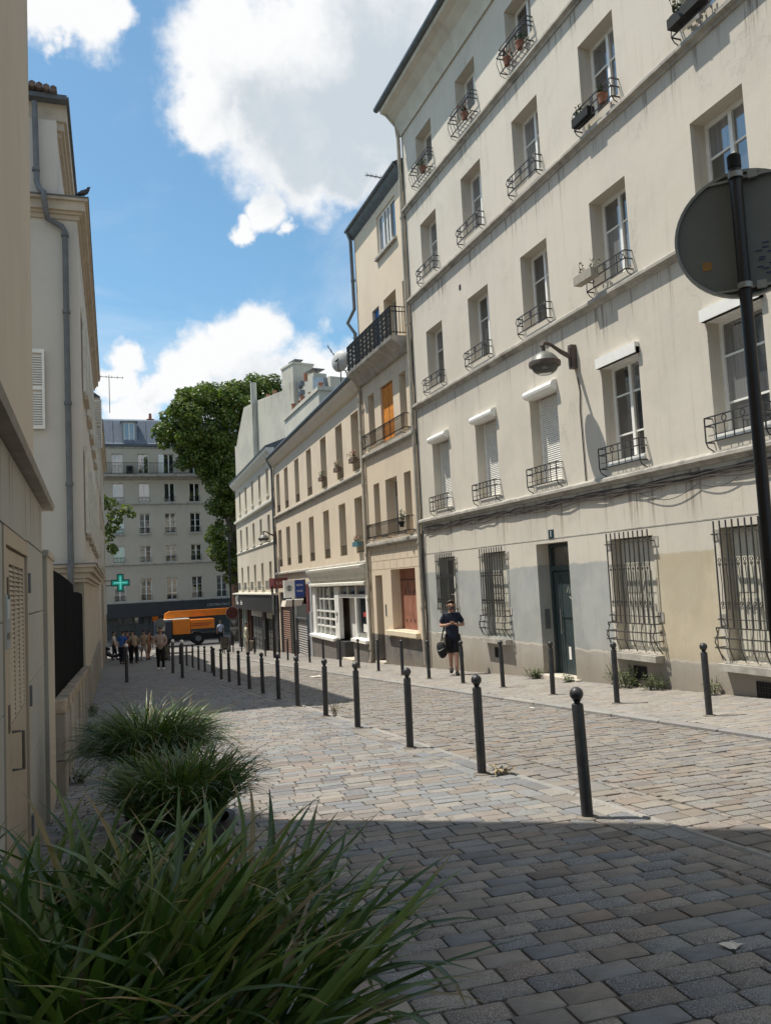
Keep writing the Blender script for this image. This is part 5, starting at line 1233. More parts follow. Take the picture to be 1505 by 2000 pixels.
def crown(clumps,n_per,ls,par,seed,name='crown'):
    r=np.random.default_rng(seed); P=[];N=[]
    for (cx,cy,cz,rr) in clumps:
        n=int(n_per*rr*rr); d=r.normal(size=(n,3)); d/=np.linalg.norm(d,axis=1,keepdims=True); rad=rr*(.55+.5*r.random(n)**.6)
        P.append(np.array([cx,cy,cz])+d*rad[:,None]*np.array([1,1,.85])); N.append(d*.6+r.normal(size=(n,3))*.5+np.array([0,0,.4]))
    P=np.concatenate(P);N=np.concatenate(N);N/=np.linalg.norm(N,axis=1,keepdims=True)
    return leaves_mesh(P,N,ls*(.6+.8*r.random(len(P))),M_tree,par,name,seed)
M_bark=simple('bark',(.17,.14,.11),.9,0,.4,6,.5,dirt=(.3,.28,.22,.4))
def fill(rg,n,box,inside,rmin,rmax):
    out=[]
    while len(out)<n:
        p=[rg.uniform(a,b) for a,b in box]
        if inside(p): out.append((*p,rg.uniform(rmin,rmax)))
    return out
rg=random.Random(3)
def ell(p,c,r): return sum(((a-b)/q)**2 for a,b,q in zip(p,c,r))
t1=thing('plane_tree',(11.1,69,gz(69)),'large leafy tree left of the pale gable, crown hanging over the boulevard','tree'); OFF[t1.name]=Vector((11.1,69,gz(69)))
E1=[((8.9,68.5,13.6),(3.3,3.5,4.3)),((10.6,69,9.5),(2.0,2.6,4.0)),((11.0,69,15.2),(2.4,3,2.4)),((6.6,68,13.2),(1.6,2,1.9))]
cl_=fill(rg,150,((4.6,13.2),(65,72.5),(5.5,18)),lambda p:min(ell(p,c,r) for c,r in E1)<.82 and (min(ell(p,c,r) for c,r in E1)>.25),.55,1.05)
cl_+=fill(rg,46,((8.8,13),(66,71),(.0,8.5)),lambda p:ell(p,(11.1,68.3,4.0),(1.9,2.2,4.6))<1,.4,.75)
crown(cl_,520,.22,t1,1)
mb=MB(); mb.tube([(11.1,69,gz(69)),(11.15,69,0),(11.2,69,5),(10.9,69,10),(10.4,68.8,14)],[.45,.36,.30,.22,.1],10)
mb.tube([(11.2,69,4),(10,68.6,8),(8.2,68.3,12),(7,68,13.5)],[.18,.15,.1,.04],7); mb.tube([(11.15,69,6),(11.8,69,10),(12.2,69.2,14)],[.16,.12,.05],7); mb.tube([(11.1,69,8),(9.8,69.5,12),(9,69.6,16)],[.14,.1,.04],7)
mb.v=[(a-0,b,c) for a,b,c in mb.v]; mb.build('trunk',M_bark,t1,smooth=True)
t2=thing('plane_tree',(14.6,72,gz(72)),'second tree top showing above the pale gable wall','tree'); OFF[t2.name]=Vector((14.6,72,gz(72)))
cl_=fill(rg,60,((12,17.8),(69,75),(11,19.6)),lambda p:ell(p,(14.8,71.5,15.6),(2.3,2.8,3.7))<.85,.5,.95)
crown(cl_,520,.22,t2,2); mb=MB(); mb.tube([(14.6,72,gz(72)),(14.7,72,6),(14.8,71.7,15)],[.4,.3,.1],8); mb.build('trunk',M_bark,t2,smooth=True)
t3=thing('young_tree',(.2,61,gz(61)),'leafy branches reaching out from behind the last left house','tree'); OFF[t3.name]=Vector((.2,61,gz(61)))
cl_=[(1.3,60.5,6.3,.5),(1.6,60.5,5.4,.6),(2.3,60.3,5.9,.45),(2.7,60.4,5.5,.3),(1.4,60.5,4.7,.5),(1.3,60.5,3.2,.4),(1.0,60.5,4.0,.5),(.6,60.6,6.5,.7),(1.5,60.4,3.0,.3)]
crown(cl_,420,.22,t3,4); mb=MB(); mb.tube([(.2,61,gz(61)),(.3,61,2),(.8,60.7,4.5),(1.6,60.5,6)],[.16,.12,.07,.02],7); mb.build('trunk',M_bark,t3)
# ================================================================ GRASS PLANTERS
M_blade=None
def blademat():
    m,g,b=newmat('grass_blade'); at=g.node('ShaderNodeAttribute'); at.attribute_name='tint'; geo=g.node('ShaderNodeNewGeometry')
    al=g.node('ShaderNodeAttribute'); al.attribute_name='along'
    oi=g.node('ShaderNodeObjectInfo')
    rr=g.m('FRACT',g.m('ADD',at.outputs['Fac'],g.m('MULTIPLY',oi.outputs['Random'],.999)))
    col=g.mix(g.ss(rr,.1,.9),(.042,.090,.024),(.145,.21,.05))
    col=g.mix(g.m('MULTIPLY',g.ss(rr,.925,.94),g.ss(al.outputs['Fac'],.35,.9)),col,(.30,.19,.08))
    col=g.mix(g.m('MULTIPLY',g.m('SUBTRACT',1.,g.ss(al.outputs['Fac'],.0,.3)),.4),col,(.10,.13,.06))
    col=g.mix(g.m('MULTIPLY',g.ss(g.m('FRACT',g.m('MULTIPLY',rr,17.3)),.55,.6),g.m('MULTIPLY',g.ss(al.outputs['Fac'],.78,.92),.8)),col,(.28,.20,.10))
    col=g.mix(g.ss(g.m('FRACT',g.m('MULTIPLY',rr,31.7)),.96,.965),col,(.26,.20,.11))
    d=g.node('ShaderNodeBsdfTranslucent'); g.put(d.inputs[0],g.mix(1.0,col,(1.3,1.6,.7),'MULTIPLY')); g.put(b.inputs['Base Color'],col); b.inputs['Roughness'].default_value=.32; b.inputs['Specular IOR Level'].default_value=.5
    mx=g.node('ShaderNodeMixShader'); mx.inputs[0].default_value=.22; g.l.new(b.outputs[0],mx.inputs[1]); g.l.new(d.outputs[0],mx.inputs[2])
    g.l.new(mx.outputs[0],m.node_tree.nodes['Material Output'].inputs[0]); return m
M_blade=blademat()
def blade(r,c,rad,length,width,seg,lean0,droop,upbias=0):
    a=r.random()*6.283; d=rad*math.sqrt(r.random()); a2=a+r.normal()*.85
    x,y=c[0]+d*math.cos(a),c[1]+d*math.sin(a); z=c[2]; L_=length*(.55+.5*r.random()); th=lean0*(.25+.9*d/rad)*(.6+.6*r.random()); dr=droop*(.4+.9*r.random())
    pts=[];tw=r.normal()*1.2
    for i in range(seg+1):
        t=i/seg; pts.append((x,y,z)); ang=th+dr*t**1.6; x+=math.sin(ang)*math.cos(a2)*L_/seg; y+=math.sin(ang)*math.sin(a2)*L_/seg; z+=math.cos(ang)*L_/seg
        a2+=tw*.12
    w0=width*(.7+.5*r.random()); V=[];sx,sy=-math.sin(a2),math.cos(a2)
    for i,(px,py,pz) in enumerate(pts):
        t=i/seg; w=w0*(min(1,.55+t*1.6))*(1-max(0,(t-.55)/.45)**1.7)+.0008
        V.append((px-sx*w/2,py-sy*w/2,pz+w*.22)); V.append((px,py,pz)); V.append((px+sx*w/2,py+sy*w/2,pz+w*.22))
    F=[]
    for i in range(seg):
        for q in (0,1): F.append((i*3+q,i*3+q+1,i*3+q+4,i*3+q+3))
    return V,F
def grass_plant(x,y,zt,label,n,nind,length,width,rad,lean,droop,seg,seed,potr=.26,poth=.45):
    P=thing('grass_planter',(x,y,gz(y)),label,'plant','planters with long leaved grass on the left pavement'); o=Vector((x,y,gz(y))); OFF[P.name]=o
    r=np.random.default_rng(seed); V=[];F=[];T=[];A=[]
    for k in range(n):
        v,f=blade(r,(x,y,zt),rad,length,width,seg,lean,droop)
        al=[i/seg for i in range(seg) for _ in (0,1)]
        if k<nind:
            me=bpy.data.meshes.new('leaf'); me.from_pydata([(a-o.x,b-o.y,c-o.z) for a,b,c in v],[],f); me.materials.append(M_blade)
            at=me.attributes.new('along','FLOAT','FACE'); at.data.foreach_set('value',al)
            for p in me.polygons: p.use_smooth=True
            ob=bpy.data.objects.new('leaf',me); COL.objects.link(ob); ob.parent=P; OFF[ob.name]=o
        else:
            b=len(V); V+=v; F+=[tuple(i+b for i in q) for q in f]; T+=[r.random()]*len(f); A+=al
    me=bpy.data.meshes.new('leaves'); me.from_pydata([(a-o.x,b-o.y,c-o.z) for a,b,c in V],[],F); me.materials.append(M_blade)
    at=me.attributes.new('tint','FLOAT','FACE'); at.data.foreach_set('value',T); at=me.attributes.new('along','FLOAT','FACE'); at.data.foreach_set('value',A)
    for p in me.polygons: p.use_smooth=True
    ob=bpy.data.objects.new('leaves',me); COL.objects.link(ob); ob.parent=P; tag(ob,kind='stuff')
    mb=MB(); mb.lathe([(potr*.72,0.0),(potr,poth*.95),(potr*1.08,poth*.95),(potr*1.08,poth),(potr*.95,poth),(potr*.92,poth-.05),(.01,poth-.05)],n=24)
    mb.v=[(a+x,b+y,c+gz(y)) for a,b,c in mb.v]; mb.build('pot',simple('pot_black',(.02,.02,.022),.5),P,smooth=True)
    return P
grass_plant(-.04,2.05,gz(1.92)+.42,'nearest long leaved grass plant filling the lower left corner',1050,290,.68,.023,.46,.70,1.1,9,21,.36,.45)
grass_plant(.42,4.65,gz(4.65)+.42,'middle long leaved grass plant in a black pot between the other two',1400,0,.50,.010,.20,.60,1.6,7,22,.27,.42)
grass_plant(.40,6.55,gz(6.55)+.47,'farthest long leaved grass plant, widest and drooping onto the pavement',2200,0,.64,.0085,.22,.88,1.7,8,23,.27,.42)
# ================================================================ SMALL THINGS ON THE FACADES
def flowerpot(x,y,z,label,n=40,pot=M_terra,fl=M_flower,h=.22,r=.16,box=None,g_='flower pots on the window guards'):
    o=thing('flower_pot',(x,y,z),label,'flower pot',g_)
    mb=MB()
    if box: mb.prism([(-box/2,-.08),(box/2,-.08),(box/2,.08),(-box/2,.08)],0,.16)
    else: mb.lathe([(.06,0),(.085,.14),(.095,.14),(.095,.16)],n=12)
    mb.build('pot',pot,o)
    lf=MB(); fw_=MB(); sm_=MB(); bx=box or .12; z0_=.14
    for k in range(max(6,n//4)):
        b0=Vector(((rs.random()-.5)*bx*.85,(rs.random()-.5)*.08,z0_)); tp=b0+Vector((rs.normal()*r*.35,rs.normal()*r*.3,h*(.5+.6*rs.random())))
        sm_.bar(b0,tp,.006)
        for q in range(5):
            p=b0.lerp(tp,.35+.65*q/4); a=rs.random()*6.28; s_=.018+.02*rs.random()
            d_=Vector((math.cos(a),math.sin(a),rs.normal()*.6))*s_; e_=Vector((-math.sin(a),math.cos(a),rs.normal()*.6))*s_*.6
            p=p+d_; (fw_ if (q>2 and fl) else lf).add([p-d_,p+e_,p+d_,p-e_],[(0,1,2,3)])
    sm_.build('stems',M_leafy,o)
    lf.build('foliage',M_leafy,o,kind='stuff')
    if fl: fw_.build('flowers',fl,o,kind='stuff')
    if box:
        for c in o.children: pass
        o.rotation_euler=(0,0,RZ)
    return o
flowerpot(8.45,16.6,10.72,'pink flowers in a pot on the second top floor guard from the drainpipe',fl=M_flower)
flowerpot(8.45,14.5,10.72,'pink flower pot at the left of the third top floor window guard',fl=M_flower)
flowerpot(8.45,13.95,10.72,'leafy pot at the right of the third top floor window guard',fl=None)
flowerpot(8.45,19.2,10.72,'dark leafy pot on the top floor guard beside the drainpipe',fl=None)
flowerpot(8.44,11.35,8.02,'orange clay pot on the third floor guard beside a white bottle',fl=None,n=12)
flowerpot(8.44,11.95,8.02,'black planter box hanging on the third floor guard left of the clay pot',fl=None,n=16,box=.5,pot=M_iron)
flowerpot(8.40,9.15,8.06,'dry brown plant in a box at the top right window',60,M_iron,M_dry,.3,.22,box=.7)
flowerpot(8.36,12.1,5.12,'wooden window box filled with grey twigs on the second floor guard',20,simple('box_wood',(.33,.30,.25),.8),None,box=.55)
flowerpot(8.36,21.9,1.5,'dark potted plant on the lowest balcony of the tall cream building',40,M_iron,None,.35,.2)
LM=Matrix.Translation((8.6,25.75,0))@Matrix.Rotation(LA,4,'Z')
for (s_,z_,l_,f_) in ((.95,3.9,'reddish planter on the upper window nearest the tall cream building',M_flower),(3.2,3.9,'planter of dry flowers on the second upper window of the low building',M_dry),(5.8,3.9,'dark window box on the third upper window of the low building',None),(.95,1.0,'orange flowers in a blue green pot on the first lower window of the low building',M_flower)):
    p=LM@Vector((s_,.12,z_+.2)); flowerpot(p.x,p.y,p.z,l_,50,simple('box_brown',(.13,.09,.065),.8) if z_>2 else simple('pot_blue',(.08,.2,.25),.5),f_,.25,.24,box=.55)
# satellite dish
dsh=thing('satellite_dish',(8.02,26.3,7.55),'pale satellite dish on an arm at the end of the black balcony','dish',rz=R(35))
mb=MB(); pr=[(.02,.0),(.15,.02),(.28,.06),(.36,.115),(.37,.12),(.36,.10),(.28,.045),(.15,.005),(.02,-.015)]; mb.lathe(pr,(0,0,0),24,'x'); mb.build('dish',simple('dish_grey',(.50,.50,.48),.5),dsh,smooth=True)
mb=MB(); mb.tube([(-.02,0,-.1),(.0,.0,-.34),(.45,0,-.25),(.52,0,-.2)],.014,6); mb.tube([(-.02,0,0),(-.15,0,-.05),(-.3,-.25,-.05)],.025,6); mb.build('arm',M_rail,dsh)
def antenna(x,y,z,label,mast,boom,n,rz,tilt=0,w=.3):
    o=thing('tv_antenna',(x,y,z),label,'antenna','rooftop aerials',rz=rz)
    mb=MB()
    if mast: mb.bar((0,0,0),(0,0,mast),.03)
    mb.build('mast',M_rail,o) if mast else None
    mb=MB(); ct,st_=math.cos(tilt),math.sin(tilt); z0=mast*.95
    mb.bar((-boom/2*ct,0,z0-boom/2*st_),(boom/2*ct,0,z0+boom/2*st_),.022)
    for k in range(n):
        t=-boom/2+boom*k/(n-1); p=(t*ct,0,z0+t*st_); ww=w*(.6+.4*k/n); mb.bar((p[0],-ww/2,p[2]-.02),(p[0],ww/2,p[2]+.02),.012); mb.bar((p[0],0,p[2]-.06),(p[0],0,p[2]+.08),.012)
    mb.build('boom',M_rail,o); return o
antenna(8.75,22.8,12.05,'long rake aerial jutting left from the roof of the tall cream building',0.35,1.5,9,R(20),R(8))
antenna(8.5,27.6,6.95,'tilted rake aerial beside the satellite dish',.9,1.5,9,R(10),R(-52))
antenna(.95,42,8.9,'thin roof aerial on the left houses against the clouds',1.9,1.3,6,R(5),0,.5)
# pigeon
pg=thing('pigeon',(-.03,17.98,8.47),'dark pigeon perched on the cornice corner of the white house','bird',rz=R(10))
mb=MB(); mb.tube([(-.17,0,.02),(-.10,0,.07),(-.02,0,.11),(.05,0,.15),(.09,0,.20),(.11,0,.25),(.135,0,.27)],[.012,.035,.062,.058,.036,.030,.008],10); mb.tube([(.0,.02,.06),(.0,.02,.0)],.006,5); mb.tube([(.02,-.02,.06),(.02,-.02,.0)],.006,5); mb.tube([(.13,0,.268),(.165,0,.262)],[.008,.002],5)
mb.build('body',simple('pigeon_dark',(.03,.032,.04),.6,0,.3,20),pg,smooth=True)
mb=MB(); mb.tube([(-.19,.03,.03),(-.08,.05,.08),(.03,.055,.12)],[.005,.03,.02],8); mb.tube([(-.19,-.03,.03),(-.08,-.05,.08),(.03,-.055,.12)],[.005,.03,.02],8); mb.build('wing',simple('pigeon_wing',(.06,.065,.075),.6),pg,smooth=True)
# scraps on the paving
def scrap(x,y,label,s_=.06,z=.006):
    o=MB(); n=5; pts=[(x+s_*(i/n-.5)+rs.normal()*.006,y+s_*.6*(j/2-.5)+rs.normal()*.006,gz(y)+z+.012*rs.random()) for j in range(3) for i in range(n)]
    f=[(j*n+i,j*n+i+1,(j+1)*n+i+1,(j+1)*n+i) for j in range(2) for i in range(n-1)]
    o.add([(a-x,b-y,c-gz(y)) for a,b,c in pts],f); q=o.build('paper_scrap',simple('paper',(.68,.62,.55),.9)); q.location=(x,y,gz(y)); tag(q,label,'litter')
scrap(2.42,2.82,'crumpled pale scrap of paper on the shaded setts at the lower right',.08); scrap(5.6,21.6,'flattened white paper lying in the sunlit road',.35,.0); scrap(5.9,10.6,'small white crumb of paper by the right gutter',.10)
# litter bins
def bin_(x,y,label):
    o=thing('litter_bin',(x,y,gz(y)),label,'bin','wire litter bins')
    mb=MB(); 
    for zz in (.25,.55,.9): mb.lathe([(.24,zz),(.255,zz),(.255,zz+.03),(.24,zz+.03)],n=18)
    for k in range(16): a=6.283*k/16; mb.bar((.25*math.cos(a),.25*math.sin(a),.2),(.25*math.cos(a),.25*math.sin(a),.93),.02)
    mb.bar((0,.27,0),(0,.27,1.0),.05); mb.build('cage',M_grille,o)
    mb=MB(); mb.lathe([(.12,.28),(.2,.34),(.22,.6),(.2,.86),(.235,.93)],n=16); mb.build('bag',simple('bin_bag',(.16,.14,.11),.4,0,.4,12),o,smooth=True)
bin_(2.85,37.2,'wire litter bin with a dull bag beside the walking woman'); bin_(7.15,48.5,'distant litter bin left of the corner road signs')
# ================================================================ PEOPLE
SKIN=simple('skin',(.42,.24,.17),.6,0,.1,8)
def skin_obj(name,verts,edges,radii,mat,par,lv=2,root=0,**k):
    me=bpy.data.meshes.new(name); me.from_pydata(verts,edges,[]); o=bpy.data.objects.new(name,me); COL.objects.link(o)
    sm_=o.modifiers.new('s','SKIN'); sm_.use_smooth_shade=True; ss=o.modifiers.new('u','SUBSURF'); ss.levels=lv; ss.render_levels=lv
    for i,r in enumerate(radii):
        q=me.skin_vertices[0].data[i]; q.radius=(r,r) if not isinstance(r,tuple) else r; q.use_root=(i==root)
    dg=bpy.context.evaluated_depsgraph_get(); m2=bpy.data.meshes.new_from_object(o.evaluated_get(dg)); bpy.data.objects.remove(o)
    m2.name=name; m2.materials.clear(); m2.materials.append(mat)
    for p in m2.polygons: p.use_smooth=True
    q=bpy.data.objects.new(name,m2); COL.objects.link(q); q.parent=par; tag(q,**k); return q
def merge_skin(name,chains,mat,par,lv=2):
    """several skinned chains joined into one continuous-looking body mesh"""
    obs=[skin_obj('tmp',*c,mat,None,lv) for c in chains]; bm=bmesh.new()
    for o in obs:
        bm.from_mesh(o.data); bpy.data.objects.remove(o)
    me=bpy.data.meshes.new(name); bm.to_mesh(me); bm.free(); me.materials.append(mat)
    for p in me.polygons: p.use_smooth=True
    o=bpy.data.objects.new(name,me); COL.objects.link(o); o.parent=par; return o
def chain(*pts):
    v=[p[:3] for p in pts]; r=[p[3] for p in pts]; return (v,[(i,i+1) for i in range(len(v)-1)],r)
def person(x,y,rz,label,cl,h=1.72,lean=0.0,arms='down',stride=.18,head=0.0,group=None,skirt=False,hw=.10,hair=(.03,.02,.015),sleeves='short',hl=None,z=None,lv=1,skin=None,long_hair=False):
    """front of the figure is local -y"""
    k=h/1.75; P=thing('person',(x,y,gz(y) if z is None else z),label,'person',group,rz=rz)
    sk=skin or SKIN
    def L(p): # lean the upper body forward (towards -y) about the hips
        a,b,c,*r=p; dz=c-.95; 
        if dz>0: b2=b-dz*math.sin(lean); c2=.95+dz*math.cos(lean); 
        else: b2,c2=b,c
        return (a*k,b2*k,c2*k,*[q*k for q in r])
    hy=-.02-head*.10; hz=1.645-head*.03
    body=[(0,.0,.95,.13),(0,.0,1.12,.115),(0,.01,1.30,.135),(0,.015,1.43,.085),(0,.0,1.50,.055),(0,hy*.5,1.555,.06),(0,hy,hz,.092),(0,hy+.005,hz+.07,.075)]
    V=[L(p) for p in body]; E_=[(i,i+1) for i in range(7)]
    sh=[(.17,.01,1.40,.055),(.205,.01,1.30,.05)]
    arm={'down':[(.235,.0,1.13,.042),(.245,-.05,.90,.032),(.25,-.08,.82,.03)],
         'phone':[(.27,-.02,1.15,.042),(.14,-.24,1.17,.032),(.05,-.27,1.20,.028)],
         'back':[(.25,.06,1.13,.042),(.17,.14,.95,.032),(.08,.16,.90,.03)],
         'front':[(.25,-.05,1.13,.042),(.16,-.20,1.02,.032),(.06,-.24,1.02,.03)]}[arms]
    for s_ in (1,-1):
        b=2
        for p in sh+arm:
            V.append(L((p[0]*s_,*p[1:]))); E_.append((b,len(V)-1)); b=len(V)-1
    st=stride
    for s_ in (1,-1):
        f=-st*s_
        up=.07 if (st>.15 and s_<0) else 0
        ps=[(.095*s_,.0,.88,.105),(hw*s_,f*.45-.04,.50,.064),(hw*s_,f,.10+up,.040),(hw*s_,f-.02,.05+up,.042),((hw+.01)*s_,f-.15,.035+up*.4,.035)]
        b=0
        for p in ps: V.append(tuple(q*k for q in p)); E_.append((b,len(V)-1)); b=len(V)-1
    Bo=skin_obj('body',[v[:3] for v in V],E_,[v[3] for v in V],sk,P,lv)
    # shirt
    top=cl['top']; V=[L(p) for p in [(0,.0,.80,.175),(0,.0,.95,.172),(0,.0,1.12,.152),(0,.01,1.30,.158),(0,.015,1.42,.105),(0,.012,1.465,.072)]]; E_=[(0,1),(1,2),(2,3),(3,4),(4,5)]
    for s_ in (1,-1):
        b=3
        seq=[(.155,.01,1.395,.080),(.212,.01,1.28,.074)]+([arm[0][:3]+(.058,)] if sleeves!='none' else [])+([tuple(arm[1][:3])+(.045,)] if sleeves=='long' else [])
        if sleeves=='short': a_=arm[0]; seq=seq[:2]+[((seq[1][0]+a_[0]*2)/3,(seq[1][1]+a_[1]*2)/3,(seq[1][2]+a_[2]*2)/3,.068)]
        for p in seq: V.append(L((p[0]*s_,*p[1:]))); E_.append((b,len(V)-1)); b=len(V)-1
    skin_obj('top',[v[:3] for v in V],E_,[v[3] for v in V],top,P,lv)
    # trousers, shorts or skirt
    lo=cl['bottom']; V=[(0,0,1.04*k,.140*k),(0,0,.90*k,.148*k)]; E_=[(0,1)]
    for s_ in (1,-1):
        f=-st*s_; b=1
        hlow=cl.get('hem',.08)
        pts=[(.10*s_,.0,.84,.122)]
        pts.append((hw*s_,(f*.45-.04)*.6,.66,.112)); pts.append((hw*s_,f*.45-.04,max(hlow,.5)-.02,.10 if hlow>.3 else .078)); t=1
        if hlow<.4: pts.append((hw*s_,f*(.45+.55*(.5-hlow)/.4),hlow,.062))
        for p in pts: V.append(tuple(q*k for q in p)); E_.append((b,len(V)-1)); b=len(V)-1
    skin_obj('skirt' if skirt else 'trousers',[v[:3] for v in V],E_,[v[3] for v in V],lo,P,lv)
    for s_ in (1,-1):
        f=-st*s_; up=.07 if (st>.15 and s_<0) else 0
        q=skin_obj('shoe',[(hw*s_*k,(f+.03)*k,(.06+up)*k),(hw*s_*k,(f-.05)*k,(.055+up*.7)*k),((hw+.01)*s_*k,(f-.17)*k,(.04+up*.2)*k)],[(0,1),(1,2)],[.055*k,.052*k,.042*k],cl.get('shoe',M_iron),P,lv)
    # hair cap, face
    hm=simple('hair_%d'%int(hair[0]*1000),hair,.6,0,.3,30)
    c=L((0,hy+.012,hz+.045)); mb=MB(); n=12
    vs=[];fs=[]
    for i in range(7):
        th=math.pi*.62*i/6
        for j in range(n):
            a=2*math.pi*j/n; fr=max(0,-math.sin(a)); lim=1.0-.66*fr*(i/6)
            vs.append((c[0]+.092*k*math.sin(th*lim)*math.cos(a),c[1]+.012*k+.104*k*math.sin(th*lim)*math.sin(a),c[2]+.088*k*math.cos(th*lim)))
    for i in range(6):
        for j in range(n): fs.append((i*n+j,i*n+(j+1)%n,(i+1)*n+(j+1)%n,(i+1)*n+j))
    mb.add(vs,fs); 
    if long_hair: mb.tube([L((0,hy+.07,hz+.03)),L((0,hy+.10,hz-.08)),L((0,hy+.10,hz-.2))],[.07*k,.075*k,.04*k],8)
    mb.build('hair',hm,P,smooth=True)
    mb=MB(); cn=L((0,hy-.088,hz+.0)); mb.tube([L((0,hy-.075,hz+.03)),L((0,hy-.105,hz-.005)),L((0,hy-.085,hz-.015))],[.010*k,.016*k,.008*k],6)
    for s_ in (1,-1): mb.tube([L((.088*s_,hy+.01,hz+.025)),L((.098*s_,hy+.015,hz+.0)),L((.088*s_,hy+.01,hz-.03))],[.008*k,.016*k,.008*k],6)
    mb.build('face',sk,P,smooth=True)
    mb=MB()
    for s_ in (1,-1): mb.tube([L((.028*s_,hy-.084,hz+.022)),L((.042*s_,hy-.080,hz+.022))],.009*k,6)
    mb.tube([L((-.022,hy-.082,hz-.045)),L((.022,hy-.082,hz-.045))],.006*k,5); mb.build('eyes_and_mouth',simple('face_dark',(.08,.04,.035),.5),P)
    # hands with fingers
    hb=arm[2]
    for s_ in (1,-1):
        cx_,cy_,cz_=hb[0]*s_,hb[1],hb[2]; down=arms in('down',)
        ch_=[]
        palm=[L((cx_,cy_,cz_,.026)),L((cx_-.01*s_,cy_-(.01 if down else .02),cz_-(.05 if down else -.01),.028))]
        ch_.append(([p[:3] for p in palm],[(0,1)],[p[3] for p in palm]))
        for q in range(4):
            o_=(q-1.5)*.017; ln=(.062,.072,.068,.052)[q]
            if down: a_,b_,c_=(cx_,cy_+o_-.01,cz_-.05),(cx_-.012*s_,cy_+o_-.015,cz_-.05-ln*.6),(cx_-.028*s_,cy_+o_-.015,cz_-.05-ln)
            else: a_,b_,c_=(cx_-.01*s_,cy_-.02,cz_+o_+.01),(cx_-.03*s_,cy_-.045,cz_+o_+.015),(cx_-.05*s_,cy_-.03,cz_+o_+.02)
            pp=[L((*a_,.0095)),L((*b_,.009)),L((*c_,.0075))]; ch_.append(([p[:3] for p in pp],[(0,1),(1,2)],[p[3] for p in pp]))
        if down: tp=[(cx_,cy_-.02,cz_-.01),(cx_-.015*s_,cy_-.045,cz_-.04),(cx_-.02*s_,cy_-.05,cz_-.065)]
        else: tp=[(cx_,cy_-.0,cz_+.02),(cx_-.02*s_,cy_-.03,cz_+.05),(cx_-.035*s_,cy_-.045,cz_+.055)]
        pp=[L((*a_,.011)) for a_ in tp]; ch_.append(([p[:3] for p in pp],[(0,1),(1,2)],[p[3] for p in pp]))
        if hl: merge_skin('hand',ch_,sk,P,1)
        else: merge_skin('hand',ch_,sk,P,0)
    return P,L
M_navyt=simple('navy_cotton',(.010,.016,.035),.85,0,.3,10,.3); M_blackc=simple('black_cotton',(.008,.008,.010),.85,0,.3,10,.3)
man,ML_=person(7.92,17.8,R(-22),'man in navy shirt and black shorts looking at his phone on the right pavement',dict(top=M_navyt,bottom=M_blackc,hem=.50),1.76,lean=.06,arms='phone',stride=.20,hw=.06,head=1.0,hl=True,lv=2,hair=(.035,.018,.012))
mb=MB(); p=ML_((0,-.285,1.235)); mb.box(p[0]-.035,p[0]+.035,p[1]-.006,p[1]+.004,p[2]-.04,p[2]+.07); ph=mb.build('phone',M_iron); ph.location=man.location; ph.rotation_euler=(R(-25)*0,0,R(-22)); tag(ph,'small dark phone held in both hands by the man in navy','phone')
bd=simple('beard',(.035,.018,.012),.8)
mb=MB(); mb.tube([ML_((-.06,-.155,1.575)),ML_((-.035,-.20,1.548)),ML_((0,-.215,1.54)),ML_((.035,-.20,1.548)),ML_((.06,-.155,1.575))],[.015,.024,.028,.024,.015],7); mb.build('beard',bd,man,smooth=True)
bg=thing('bag',(7.64,17.78,gz(17.8)+.38),'black sports bag with a small white mark hanging at the walking man\'s side','bag',rz=R(-22))
skin_obj('bag_body',[(-.02,.0,.42),(-.03,-.02,.30),(-.04,-.02,.15),(.02,-.02,.02),(.10,-.01,.12)],[(0,1),(1,2),(2,3),(2,4)],[.09,.14,.155,.11,.10],M_blackc,bg,2)
mb=MB(); mb.tube([(-.02,0,.42),(.02,.02,.60),(.08,.05,.80),(.10,.04,1.0),(.06,.0,1.06)],.016,6); mb.build('strap',M_blackc,bg)
mb=MB(); q=[(-.11,.245),(-.085,.225),(-.03,.245),(.03,.275),(-.03,.232),(-.085,.205),(-.115,.225)]; mb.prism(q,-.185,-.172,'y'); mb.build('white_mark',M_white,bg)
t_=lambda n,c:simple(n,c,.85,0,.2,10)
wom,_=person(2.45,33.6,R(-4),'woman in pale beige top and black trousers walking up the shaded pavement',dict(top=t_('beige_top',(.42,.32,.27)),bottom=M_blackc,shoe=M_white),1.66,arms='front',stride=.10,head=.6,long_hair=True)
person(1.30,43.6,R(160),'person in blue shirt leaning forward with hands behind the back, left of the group',dict(top=t_('blue_shirt',(.03,.10,.32)),bottom=t_('dark_jeans',(.02,.025,.04))),1.72,lean=.45,arms='back',stride=.10)
person(1.62,43.9,R(185),'person in a dark red top bending beside the blue shirted one',dict(top=t_('red_top',(.20,.03,.03)),bottom=t_('dark_jeans',(.02,.025,.04))),1.70,lean=.35,stride=.05)
person(1.92,43.7,R(200),'person in a tan jacket at the right of the bending pair',dict(top=t_('tan_jacket',(.33,.24,.16)),bottom=M_blackc),1.70,lean=.4,arms='front',stride=.08,sleeves='long')
person(2.55,46.8,R(190),'person in tan top and pale shorts stepping away near the kerb',dict(top=t_('tan_jacket',(.33,.24,.16)),bottom=t_('pale_shorts',(.45,.40,.34)),hem=.5),1.66,stride=.25,sleeves='long')
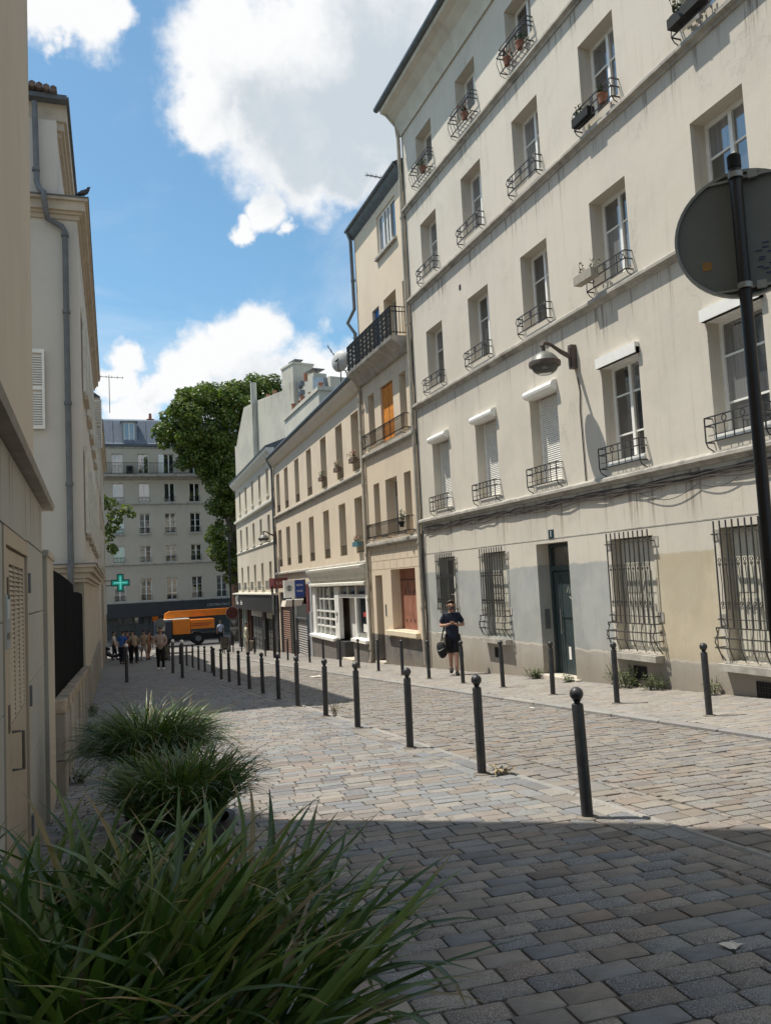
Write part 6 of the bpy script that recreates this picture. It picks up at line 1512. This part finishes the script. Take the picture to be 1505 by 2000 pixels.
person(2.80,47.2,R(150),'second person with a rust coloured jacket close behind the pale shorts',dict(top=t_('rust_jacket',(.28,.13,.07)),bottom=t_('rust_jacket',(.28,.13,.07))),1.60,stride=.3,lean=.2)
person(2.15,46.5,R(20),'small child in a light blue top crouching low between the adults',dict(top=t_('light_blue',(.22,.28,.36)),bottom=t_('light_blue',(.22,.28,.36))),1.05,lean=.5,stride=.1)
person(1.12,52.0,R(90),'person in a white shirt half hidden behind the left house corner',dict(top=M_offwhite,bottom=M_navyt),1.70,stride=.15)
person(9.50,66.5,R(180),'person in a light blue shirt walking behind the crane truck boom',dict(top=t_('pale_blue_shirt',(.40,.45,.58)),bottom=M_blackc),1.78,stride=.12)
person(8.95,51.5,R(80),'person in long cream clothes standing by the brown shop panels',dict(top=t_('cream_cloth',(.70,.64,.48)),bottom=t_('cream_cloth',(.70,.64,.48)),hem=.12),1.72,stride=.03,sleeves='long')
# planter box by the corner shop
pbx=thing('planter_box',(8.85,50.2,gz(50.2)),'small beige planter box in front of the cream dressed person','planter')
mb=MB(); mb.lathe([(.22,0),(.26,.55),(.28,.6),(.24,.6),(.22,.5),(.01,.5)],n=16); mb.build('pot',simple('pot_stone',(.45,.38,.30),.8),pbx)
# parked motor scooter shapes at the left corner
sc=thing('motor_scooter',(.98,49.0,gz(49)),'dark motor scooter parked by the far left wall','scooter',rz=R(80))
for yy in (-.6,.6):
    mb=MB(); mb.lathe([(.12,-.05),(.24,-.05),(.26,0),(.24,.05),(.12,.05)],(0,yy,.26),16,'x'); mb.build('wheel',M_iron,sc)
skin_obj('bodywork',[(0,-.55,.45),(0,-.3,.35),(0,.0,.30),(0,.3,.5),(0,.6,.62),(0,-.6,.85)],[(0,1),(1,2),(2,3),(3,4),(0,5)],[.10,.11,.10,.16,.12,.07],simple('scooter_grey',(.03,.03,.035),.3),sc,1)
mb=MB(); mb.tube([(0,.15,.72),(0,.4,.76),(0,.65,.76)],[.08,.11,.08],8); mb.build('seat',M_iron,sc); mb=MB(); mb.tube([(-.3,-.5,.98),(0,-.6,1.0),(.3,-.5,.98)],.02,6); mb.build('handlebar',M_iron,sc)
